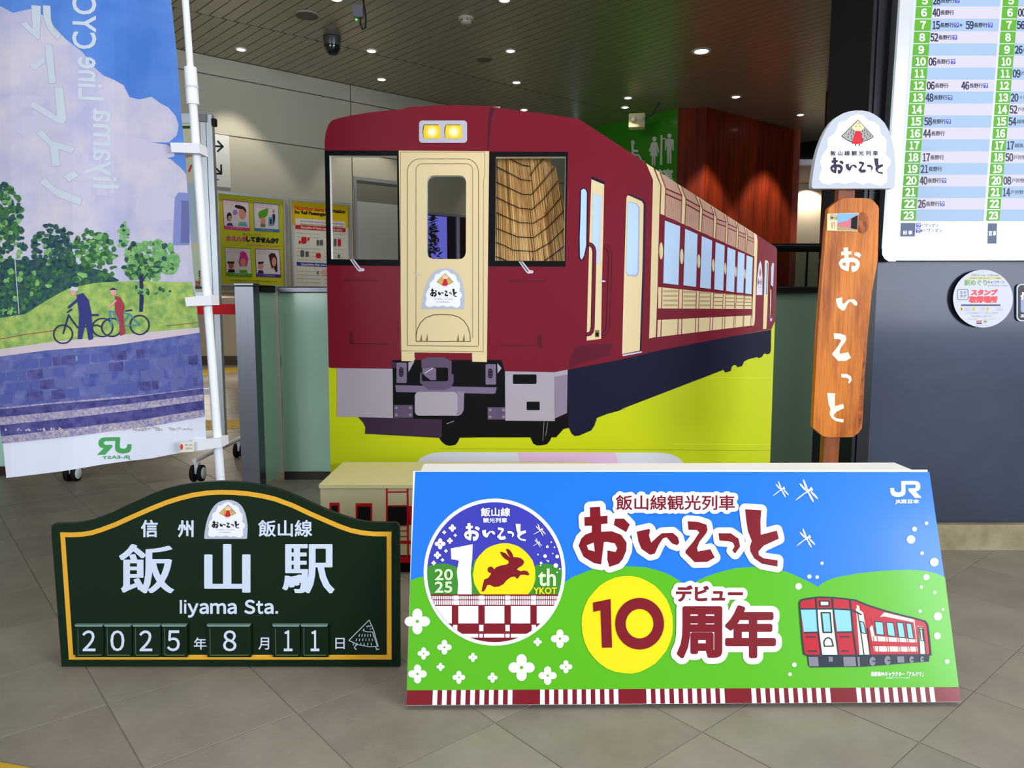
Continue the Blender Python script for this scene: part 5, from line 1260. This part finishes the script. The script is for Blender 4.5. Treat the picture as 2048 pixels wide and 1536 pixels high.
MB().prism(PP, [wo], -.033, 0).build('name_board', m_pw, ps)
def f(ik):
    ik.L = 1; cw = M('brush_white', (240, 232, 214), .5)
    ik.z(*K2)
    oikotto(ik, *bb_[1], cw, sel=bb_[0], src=bb_[2])
for bb_ in [((0, 1), (408, -18, 566, 156), (118, 235, 445, 620)), ((2,), (388, 330, 540, 424), (490, 377, 762, 543)), ((3,), (363, 580, 495, 775), (800, 328, 988, 590)), ((4,), (425, 865, 500, 933), (1012, 405, 1150, 535)), ((5,), (328, 997, 447, 1204), (1182, 252, 1397, 618))]: part2(f, 'letter', PP, ps, o=.0006)
def f(ik):
    kn = M('wood_knot', (110, 48, 18), .5, noise=((186, 100, 40), 1.0, (60, 60, 30)))
    ik.z(*K1); ik.poly(ell(792, 1180, 58, 108, 22, .05), kn)
    ik.z(*K2); ik.poly([(560, 1250), (545, 1265), (548, 1100), (568, 900), (590, 640), (604, 640), (590, 900), (574, 1180)], kn)
part2(f, 'knot_grain', PP, ps, o=.0003)
tk = empty('photo_ticket', PP.pix(1685, 463, .002), 'small laminated train photo ticket pinned near the top of the wooden post sign', 'ticket')
MB().prism(PP, [Zt([(452, 1092), (751, 1084), (738, 1262), (448, 1254)], *K1)], .0012, .003).build('card', M('ticket_cream', (230, 214, 168), .4), tk)
def f(ik):
    ik.z(*K1); ik.poly([(548, 1092), (745, 1088), (735, 1256), (545, 1250)], M('tk_sky', (120, 176, 232), .4)); ik.L = 1
    ik.poly([(548, 1180), (640, 1160), (700, 1120), (745, 1100), (738, 1240), (548, 1212)], M('tk_train', (206, 110, 120), .4)).poly([(680, 1140), (745, 1105), (736, 1245), (676, 1232)], MATS['train_black']).poly([(546, 1212), (676, 1232), (735, 1245), (735, 1256), (545, 1250)], M('tk_ground', (176, 150, 100), .4))
    ik.text('飯山', 484, 1118, 538, 1142, m_black, .1).line([(478, 1112), (544, 1112), (544, 1150), (478, 1150)], 2, m_black, closed=True); ik.text('ゆ', 490, 1165, 503, 1240, M('tk_red', (200, 60, 50), .5)).text('り', 515, 1165, 524, 1240, m_black)
    ik.text('2015.3.1', 482, 1098, 540, 1106, m_black)
part2(f, 'ticket_print', PP, tk, o=.0034)
hm = empty('head_mark', PP.pix(1706, 377), 'grey arched train head mark with white cloud fixed on top of the wooden post', 'sign')
MB().prism(PP, [Zt(MARK, *K1)], -.034, 0, 0).build('plate', M('mark_plate', (190, 196, 208), .45), hm)
def f(ik):
    ik.z(*K1); s_ = ik.tf; ik.tf = None; ik.L = 0; ik.poly([s_(p) for p in CLOUD], m_wh); ik.L = 1; emblem(ik, s_); ik.tf = s_; ik.L = 2
    oikotto(ik, 480, 552, 988, 712, M('ink_dark', (40, 34, 62), .5)); ik.text('飯 山 線 観 光 列 車', 483, 488, 938, 534, MATS['ink_dark'], .25)
part2(f, 'head_mark_print', PP, hm)
MB().box((ft.x, 3.455, .03), (.42, .09, .06), bev=.004).build('foot', m_pw2, ps); MB().box((ft.x, 3.56, .03), (.09, .12, .06), bev=.004).build('foot', m_pw2, ps)

# ------------------------------------------------------------------ timetable board on the steel wall
PTT = Plane((2.0, 3.885, 0), (0, -1, 0))
tt = empty('timetable_board', PTT.pix(1960, 521, -.03), 'large silver framed train timetable board on the blue grey steel wall', 'timetable')
o_ = [(1811, -260), (2420, -260), (2420, 521), (1784, 521.5), (1772, 518), (1764, 510), (1760.8, 496)]
i_ = [(1838, -235), (2395, -235), (2395, 497), (1789, 497)]
MB().prism(PTT, [o_, i_], -.045, .012).build('frame', m_alu, tt)
MB().prism(PTT, [o_, [(1814.5, -256), (2416, -256), (2416, 516), (1786, 516), (1775, 513), (1768, 505), (1765.5, 496)]], -.046, .0135).build('frame_edge', M('edge_grey', (130, 134, 140), .4, .6), tt)
MB().prism(PTT, [i_], -.044, 0).build('sheet', M('sheet_white', (214, 218, 230), .3, coat=.15), tt)
MB().prism(PTT, [Zt([(790, 985), (1132, 1000), (1130, 1320), (960, 1320), (850, 1250), (790, 1150)], 12.8, 1700, 420)], -.046, .015).build('corner_cap', M('cap_chrome', (120, 130, 160), .25, .9), tt)
ZT = (2.8433, 1748, 0)
hy = {5: 3, 6: 72, 7: 143, 8: 213, 9: 283, 10: 351, 11: 419, 12: 487, 13: 555, 14: 623, 15: 691, 16: 759, 17: 827, 18: 895, 19: 961, 20: 1027, 21: 1093, 22: 1159, 23: 1225}
gt = M('tt_green', (92, 168, 40), .5); bt = M('tt_blue', (160, 184, 214), .5); pt = M('tt_pale', (206, 200, 214), .5); nt_ = M('tt_ink', (26, 26, 60), .4); mk = M('tt_mark', (56, 64, 190), .4)
x1_ = lambda y: 237 - (y - 72) / 1153 * 84; w1_ = lambda y: 91 - (y - 72) / 1153 * 6
x2_ = lambda y: 728 - (y - 72) / 1153 * 88; w2_ = lambda y: 87 - (y - 72) / 1153 * 12
def f(ik):
    ik.z(*ZT)
    for h, y in hy.items():
        p = 34.8 - (y - 72) / 1153 * 2
        for xf, wf, xe in ((x1_, w1_, x2_(y) - 14), (x2_, w2_, x2_(y) + 900)):
            ik.poly([(xf(y - p) + wf(y), y - p), (xe + 3, y - p), (xe - 3, y + p), (xf(y + p) + wf(y), y + p)], bt if h % 2 else pt)
part2(f, 'row_bands', PTT, tt)
def f(ik):
    ik.z(*ZT); ik.L = 1
    for h, y in hy.items():
        p = 32.2 - (y - 72) / 1153 * 2
        for xf, wf in ((x1_, w1_), (x2_, w2_)):
            ik.L = 1; ik.poly([(xf(y - p), y - p), (xf(y - p) + wf(y), y - p), (xf(y + p) + wf(y), y + p), (xf(y + p), y + p)], gt); ik.L = 2
            s = str(h); x = xf(y) + wf(y) * (.33 if len(s) == 1 else .17); ik.num(s, x, y - 21, x + wf(y) * (.36 if len(s) == 1 else .68), y + 21, m_iw, .8)
    ik.L = 1; ik.poly([(153, 1268), (235, 1268), (231, 1345), (149, 1345)], M('tt_slate', (70, 84, 116), .4)).poly([(648, 1270), (699, 1270), (695, 1385), (645, 1385)], MATS['tt_slate']); ik.L = 2
    ik.text('記 事', 165, 1312, 216, 1334, m_iw, .3).text('記 事', 652, 1314, 692, 1340, m_iw, .3)
part2(f, 'hour_cells', PTT, tt)
ent = {5: [(334, '28', 'w')], 6: [(332, '40', '')], 7: [(330, '15', 'w*'), (522, '59', 'w')], 8: [(320, '52', 'w')], 10: [(310, '06', 'w')], 12: [(300, '06', ''), (496, '46', 'w')], 13: [(293, '48', 'w')], 15: [(285, '58', 'w')], 16: [(279, '44', '')], 18: [(274, '17', '')], 19: [(264, '21', '')], 20: [(259, '40', 'w')], 22: [(249, '26', 'w')]}
e2 = {6: ('00', ''), 7: ('56', ''), 9: ('26', '長野行'), 11: ('09', '戸狩行'), 13: ('20', '十日町'), 14: ('52', '戸狩野'), 15: ('54', '越後川'), 17: ('17', '越後川'), 18: ('50', '戸狩野沢'), 20: ('08', '戸狩野沢'), 21: ('14', '戸狩野沢')}
def f(ik):
    ik.z(*ZT); ik.L = 2
    def wm_(x, y): ik.L = 2; ik.poly(rect(x, y - 13, x + 25, y + 13), mk); ik.L = 3; ik.text('ワ', x + 5, y - 8, x + 20, y + 9, m_iw, .2); ik.L = 2
    for h, es in ent.items():
        y = hy[h]
        for x, n, k in es:
            ik.num(n, x, y - 22, x + 44, y + 22, nt_, .5).text('長野行', x + 46, y - 13, x + 122, y + 13, nt_, .16)
            if 'w' in k: wm_(x + 126, y)
            if '*' in k: ik.text('※', x + 155, y - 8, x + 172, y + 9, mk)
    for h, (n, t) in e2.items():
        y = hy[h]; x = x2_(y) + w2_(y) + 3
        ik.num(n, x, y - 22, x + 44, y + 22, nt_, .5)
        if t: ik.text(t, x + 47, y - 12, x + 47 + 24 * len(t), y + 12, nt_)
    wm_(240, 1281); wm_(238, 1311); ik.text('＝ワンマン', 266, 1272, 366, 1292, nt_).text('※＝ワンマン', 264, 1301, 386, 1321, nt_)
part2(f, 'departure_lettering', PTT, tt)

# round notice magnet and black plate
PD = Plane((2.2, YR - .006, 0), (0, -1, 0)); KS = (6.737, 1820, 510)
cx_, cy_ = 948 / 6.737 + 1820, 588 / 6.737 + 510
dm_ = empty('round_notice', PD.pix(cx_, cy_ + 57), 'round white stamp rally notice with red lettering on the steel wall', 'notice')
MB().prism(PD, [ell(cx_, cy_, 59.5, 57.4, 56)], .0, .022, 0, 1).build('disc', [M('disc_white', (206, 209, 222), .5), m_blk], dm_)
def f(ik):
    ik.z(*KS); r_ = M('st_red', (232, 60, 66), .4); nv = M('st_navy', (40, 40, 96), .4); ol = M('st_gold', (226, 200, 96), .4); gy = M('st_grey', (120, 120, 140), .4); gn = M('st_green', (110, 170, 70), .4)
    ik.poly(rrect(738, 300, 1212, 326, 12), ol); ik.L = 1
    ik.text('2025.4.1 tue - 6.30 mon', 790, 258, 1160, 288, gn).text('東京駅 仙台駅 ほか 各エリアで開催', 770, 304, 1180, 322, nv).text('駅めぐり', 700, 338, 1000, 412, gn, .3).text('キャンペーン', 1010, 345, 1235, 390, gy, .2).text('エキタグスタンプラリー', 1010, 402, 1290, 424, nv)
    ik.line(rrect(605, 466, 748, 602, 18), 6, nv, closed=True).text('エキ', 640, 485, 725, 525, gy, .2).text('タグ', 640, 535, 725, 575, gy, .2)
    ik.text('スタンプ', 790, 468, 1130, 540, r_, 1.0, shear=.12).text('取得場所', 760, 560, 1130, 640, r_, 1.0, shear=.12)
    ik.poly(rect(655, 666, 1180, 686), nv)
    for k, x in enumerate((645, 810, 995)): ik.poly(rect(x, 698, x + 32, 755), ol); ik.L = 2; ik.text(str(k + 1), x + 10, 712, x + 22, 742, nv); ik.L = 1
    for r in range(3):
        for x, w in ((690, 105), (910, 70), (1120, 100)): ik.text('スマホをかざして', x, 705 + r * 18, x + w, 715 + r * 18, gy)
    for y, x0, x1 in ((768, 730, 1150), (786, 710, 1160), (808, 780, 1070), (822, 780, 1090), (858, 730, 1120), (940, 840, 1030)): ik.text('スタンプの詳しい取得方法はキャンペーン特設サイトをご確認ください', x0, y, x1, y + 9, gy)
    ik.line([(640, 846), (1240, 846)], 3, ol).text('エキタグ', 858, 880, 935, 902, r_, .3).text('詳細検索', 862, 908, 932, 926, nv, .2).text('JR', 958, 882, 1003, 912, gn, .4)
part2(f, 'notice_print', PD, dm_, o=.0225)
bp = empty('black_plate', PD.pix(2060, 642), 'black plate with white rim at the right edge, beside the round notice', 'plate')
MB().prism(PD, [Zt(rrect(1428, 390, 2100, 892, 60), *KS)], 0, .006).build('rim', M('rim_white', (196, 206, 222), .4), bp)
def f(ik):
    ik.z(*KS); ik.poly(rrect(1444, 406, 2084, 876, 48), m_blk); ik.L = 1; ik.poly(rrect(1480, 560, 2040, 775, 30), M('plate_grey', (150, 156, 190), .4)); ik.L = 2; ik.text('エキ', 1480, 800, 1580, 838, m_iw, .6); ik.line([(1478, 560), (1505, 545), (1540, 505)], 22, m_iw).line([(1510, 500), (1500, 600)], 22, m_iw)
part2(f, 'plate_print', PD, bp, o=.0065)

# ------------------------------------------------------------------ vertical banner on its pole
PF = Plane((-1.8, 2.86, 1.0), (0, -1, 0))
bnr = empty('banner', (PF.pix(436, 1110).x, 2.86, 0), 'tall printed cloth banner seen from behind on a white telescopic pole, cyclists by a railway', 'banner')
nodes = list(range(-150, 451, 25))
_wv = {x: .016 * sin(x / 60.0) + .0035 * sin(x / 23.0 + 1) for x in nodes}
def warp(x):
    x = max(-149.9, min(449.9, x)); a = int((x + 150) // 25) * 25 - 150; t = (x - a) / 25
    return _wv[a] * (1 - t) + _wv[a + 25] * t
EDGE = [(-120, -170), (330, -170), (340, 0), (353, 120), (362, 240), (372, 340), (378, 440), (385, 520), (393, 600), (400, 660), (408, 760), (413, 850), (415.5, 893), (385, 902), (365, 905), (300, 918), (200, 930), (120, 942), (15, 955), (8, 890), (-2, 830), (-40, 500), (-90, 100)]
def cl(n, a, b=None, sc=.01, st=(1, 1, 1), lh=(.35, .65)): return M('cloth_' + n, a, .75, noise=(b, sc, st, lh) if b else None)
c_w = cl('white', (222, 226, 238)); c_sky = cl('sky', (70, 118, 200), (96, 140, 212), 3); c_cl = cl('cloud', (176, 176, 206), (208, 200, 210), 5); c_txt = cl('text', (196, 204, 214)); c_edge = cl('text_edge', (164, 164, 190))
g1 = cl('leaf1', (40, 78, 58), (78, 132, 70), 60); g2 = cl('leaf2', (28, 54, 76), (58, 102, 82), 55); g3 = cl('leaf3', (86, 150, 92), (140, 186, 110), 50); gr_ = cl('grass', (118, 158, 84), (176, 196, 104), 30); pth = cl('path', (206, 190, 196)); stn = cl('stone', (70, 80, 150), (112, 118, 172), 22); dks = cl('track', (56, 56, 116), (92, 90, 150), 30); bal = cl('ballast', (120, 118, 170), (190, 176, 180), 90); blu = cl('person_blue', (52, 56, 120)); rdd = cl('person_red', (160, 60, 76)); cyn = cl('frame_cyan', (70, 140, 160)); blk2 = cl('wheel', (44, 46, 92)); skn = cl('skin', (214, 160, 150))
MB()
ik = Ink(PF, .0, .0009); ik.strips = [(a, a + 25) for a in nodes[:-1]]; ik.warp = warp
ik.poly(EDGE, c_w)
cloth = ik.build('cloth', bnr)
ik = Ink(PF, .0006, .0006); ik.strips = [(a, a + 25) for a in nodes[:-1]]; ik.warp = warp
art = [p for p in EDGE if p[1] < 840]; low = [(411, 830), (300, 853), (150, 871), (7, 886), (-2, 840), (-40, 500), (-90, 100)]
ik.clip = None
up_edge = [(-120, -170), (330, -170), (340, 0), (353, 120), (362, 240), (372, 340), (378, 440), (385, 520), (393, 600), (400, 660), (408, 760)] + low
ik.poly(up_edge, c_sky); ik.L = 1
cld = [(-110, -20), (-60, 0), (0, 12), (30, 28), (70, 20), (100, 40), (118, 62), (135, 80), (150, 92), (168, 106), (186, 132), (205, 150), (225, 158), (243, 168), (255, 192), (275, 197), (300, 192), (318, 205), (335, 214), (350, 232), (356, 250), (352, 270), (335, 284), (300, 284), (292, 300), (315, 310), (340, 318), (360, 335), (372, 348), (378, 440), (385, 520), (393, 600), (0, 640), (-60, 500)]
ik.poly(cld, c_cl); rr = random.Random(11)
for k in range(14): ik.poly(ell(rr.uniform(0, 320), rr.uniform(200, 420), rr.uniform(25, 60), rr.uniform(12, 28), 14, .1, seed=k), cl('cloud2', (196, 190, 212)))
ik.L = 2; z3 = lambda L: [(x / 3, y / 3) for x, y in L]
for L in ([(203, 40), (260, 45), (255, 240), (240, 246), (135, 150), (175, 140), (210, 180)], [(272, 42), (318, 45), (322, 130), (345, 190), (385, 222), (360, 248), (300, 180), (275, 110)], [(283, 275), (330, 275), (352, 505), (308, 508)], [(190, 405), (275, 345), (290, 378), (222, 432)], [(342, 532), (392, 532), (415, 720), (395, 752), (360, 745), (195, 645), (215, 610), (355, 700)], [(228, 800), (268, 782), (325, 850), (465, 888), (445, 925), (368, 900), (378, 1000), (328, 1002), (312, 880)], [(395, 1062), (455, 1025), (485, 1055), (430, 1098)], [(250, 1100), (285, 1070), (350, 1130), (500, 1190), (492, 1236), (360, 1185)]):
    ik.poly(z3(L), c_txt); ik.line(z3(L), .6, c_edge, closed=True, j=False)
ik.text('CYC', 150, -2, 192, 99, c_txt, .9, 6, rot=90, mirror=True)
ik.text('Line', 160, 116, 206, 200, c_txt, .8, 6, rot=90, mirror=True).text('Iiyama', 172, 218, 234, 376, c_txt, .8, 6, rot=90, mirror=True)
ik.poly([(348, 395), (356, 384), (376, 386), (380, 440), (378, 490), (344, 490)], cl('tower', (128, 136, 190))); ik.poly([(362, 400), (377, 402), (378, 440), (379, 486), (360, 486)], cl('tower2', (100, 108, 160)))
ik.L = 3
def tree_(cx, cy, rx, ry, m0, n, s, seed):
    rr = random.Random(seed)
    n = int(n * 2.4); s *= .68
    for k in range(n):
        a, r = rr.uniform(0, 2 * pi), math.sqrt(rr.random()); m = m0 if rr.random() < .62 else rr.choice((g1, g2, g3) if m0 in (g1, g2, g3) else (m0,)); ik.poly(ell(cx + rx * r * cos(a), cy + ry * r * sin(a), rr.uniform(.5, 1) * s, rr.uniform(.4, .9) * s, 9, .25, seed=seed + k), m)
ik.poly([(-45, 560), (30, 520), (120, 520), (200, 540), (235, 560), (180, 600), (60, 640), (0, 650), (-30, 640)], g2)
tree_(8, 430, 40, 62, g1, 60, 12, 1); tree_(20, 520, 38, 90, g2, 60, 12, 2); tree_(112, 500, 44, 52, g2, 60, 11, 3); tree_(60, 580, 55, 45, g1, 50, 11, 4); tree_(185, 520, 44, 60, g1, 70, 11, 5); tree_(243, 470, 10, 28, g3, 16, 7, 6); tree_(298, 520, 58, 42, g3, 80, 11, 7); tree_(285, 535, 40, 26, g1, 40, 9, 8); tree_(195, 500, 30, 30, g3, 24, 8, 9)
ik.L = 4
ik.poly([(-25, 640), (55, 628), (100, 600), (140, 578), (190, 566), (250, 562), (320, 563), (384, 565), (393, 600), (400, 662), (300, 676), (100, 694), (-12, 712)], gr_)
ik.poly([(276, 548), (283, 552), (285, 600), (283, 624), (275, 624), (276, 600)], blk2).line([(270, 545), (277, 560)], 2, blk2).line([(293, 545), (284, 560)], 2, blk2).line([(34, 515), (43, 628)], 1.6, c_txt).poly(ell(33, 513, 5), c_txt)
tree_(22, 622, 20, 7, g3, 14, 6, 10); tree_(315, 580, 60, 10, g3, 20, 8, 12)
ik.L = 5
ik.poly([(-12, 700), (120, 682), (300, 664), (400, 655), (402, 672), (230, 694), (100, 706), (-8, 720)], pth).line([(-10, 680), (60, 668), (120, 660)], 1.5, rdd).line([(330, 652), (398, 645)], 1.2, rdd)
ik.poly([(-8, 714), (100, 700), (230, 690), (402, 665), (408, 760), (410, 800), (290, 800), (130, 810), (0, 840), (-4, 800)], stn)
rr = random.Random(5)
for r in range(4):
    x = -4.0
    while x < 392:
        w = min(rr.uniform(14, 34), 399 - x); y = 722 + r * 22 - x * .09
        if y < 812: ik.L = 6; ik.poly([(x + 1, y + 2), (x + w - 2, y - w * .07 + 1), (x + w - 1, y + 17), (x + w / 2, y + 19), (x + 2, y + 18)], rr.choice((stn, cl('stone2', (84, 92, 160)), cl('stone3', (98, 104, 160)), dks)))
        x += w
ik.L = 6; ik.poly([(143, 713), (170, 711), (170, 720), (144, 722)], cl('plate_teal', (90, 180, 170)))
ik.L = 7
ik.poly([(0, 815), (130, 802), (290, 790), (408, 775), (411, 832), (300, 853), (150, 871), (7, 886)], bal)
ik.poly([(0, 818), (120, 806), (250, 797), (409, 776), (409, 788), (260, 808), (120, 822), (2, 834)], dks).poly([(2, 850), (130, 836), (260, 822), (410, 800), (411, 818), (270, 842), (120, 858), (5, 872)], dks)
tree_(200, 858, 190, 4, cl('gravel', (200, 184, 186)), 40, 4, 21)
ik.L = 8
def wheel(x, y, r): ik.poly(ell(x, y, r, r * .98, 24), blk2, [ell(x, y, r * .86, r * .84, 24)])
for x, y, r in ((132, 668, 20), (205, 655, 20), (222, 655, 20), (277, 650, 21)): wheel(x, y, r)
ik.line([(132, 668), (143, 630), (160, 655), (195, 650), (205, 655)], 3, blk2).line([(140, 625), (150, 618)], 3, blk2).line([(222, 655), (218, 622), (256, 628), (240, 652), (222, 622)], 2.5, cyn).line([(256, 628), (277, 650), (240, 652)], 2.5, cyn).line([(248, 622), (262, 620)], 3, blk2).line([(185, 630), (198, 630)], 4, blk2)
ik.poly([(158, 590), (170, 586), (180, 600), (185, 625), (188, 678), (180, 680), (175, 645), (168, 678), (160, 678), (163, 630)], blu).line([(162, 598), (142, 616)], 5, blu).poly(ell(152, 584, 6, 7), skn).poly([(144, 580), (150, 573), (161, 576), (161, 582)], c_txt)
ik.poly([(228, 592), (238, 594), (247, 612), (244, 628), (248, 668), (238, 672), (236, 640), (228, 625)], rdd).line([(230, 600), (216, 616)], 4, skn).poly(ell(225, 584, 6, 7), skn).poly([(217, 580), (224, 575), (233, 580)], blk2)
ik.L = 2
jg = cl('jr_green', (74, 160, 90))
ik.poly([(259.5 - (x - 735) / 195 * 65.5, 875 + (y - 98) / 104 * 35) for x, y in JR], jg); ik.text('JR-EAST', 204, 912.5, 257, 920.5, jg, .25, 6, mirror=True)
ik.build('banner_print', bnr)
# pole, sleeve, straps, base
mb = MB(); pc_ = lambda y, o=-.03: PF.pix(364 + y * .0737, y, o)
mb.tube([PF.pix(352, -165, -.03), pc_(0), pc_(178)], .0125, 16); mb.build('upper_tube', m_white, bnr)
MB().tube([pc_(130), pc_(205)], .0225, 18).build('sleeve', m_white, bnr); MB().tube([pc_(168), pc_(172)], .0245, 18).build('collar', M('sleeve_ring', (206, 208, 220), .4), bnr)
MB().tube([pc_(200), pc_(1130)], [.0155, .0175], 18).build('lower_tube', m_white, bnr)
PX_ = Plane((-1.8, 2.86, 1.0), (0, -1, 0))
m_band = M('band_white', (226, 226, 232), .6)
for L in ([(344, 287), (401, 288), (403, 308), (347, 306)], [(373, 595), (425, 590), (427, 610), (376, 613)], [(388, 879), (445, 875), (446, 893), (392, 901)]):
    b = MB(); a_ = [PF.pix(*p, .004 + .012) for p in L]; c_ = [p + V((0, .075, 0)) for p in a_]
    b.add(a_ + c_, [(0, 1, 2, 3), (7, 6, 5, 4), (0, 4, 5, 1), (1, 5, 6, 2), (2, 6, 7, 3), (3, 7, 4, 0)]); b.build('strap', m_band, bnr)
ik = Ink(PF, .03); ik.poly([(367, 882), (394, 880), (395, 900), (368, 902)], M('tag_cream', (226, 220, 200), .6)); ik.L = 1; ik.poly(ell(370, 891, 3, 6), M('tag_red', (220, 60, 50), .6)).text('防炎', 377, 885, 392, 889, m_gr2).text('消防庁', 377, 892, 392, 896, m_gr2); ik.build('care_tag', bnr)
bp_ = pc_(1130); MB().lathe((bp_.x, bp_.y + .0, 0), [(.0, .0), (.10, 0), (.115, .03), (.115, .09), (.09, .11), (.03, .12), (.025, .16), (0, .16)], 28).build('base_weight', M('base_white', (214, 214, 220), .5), bnr)
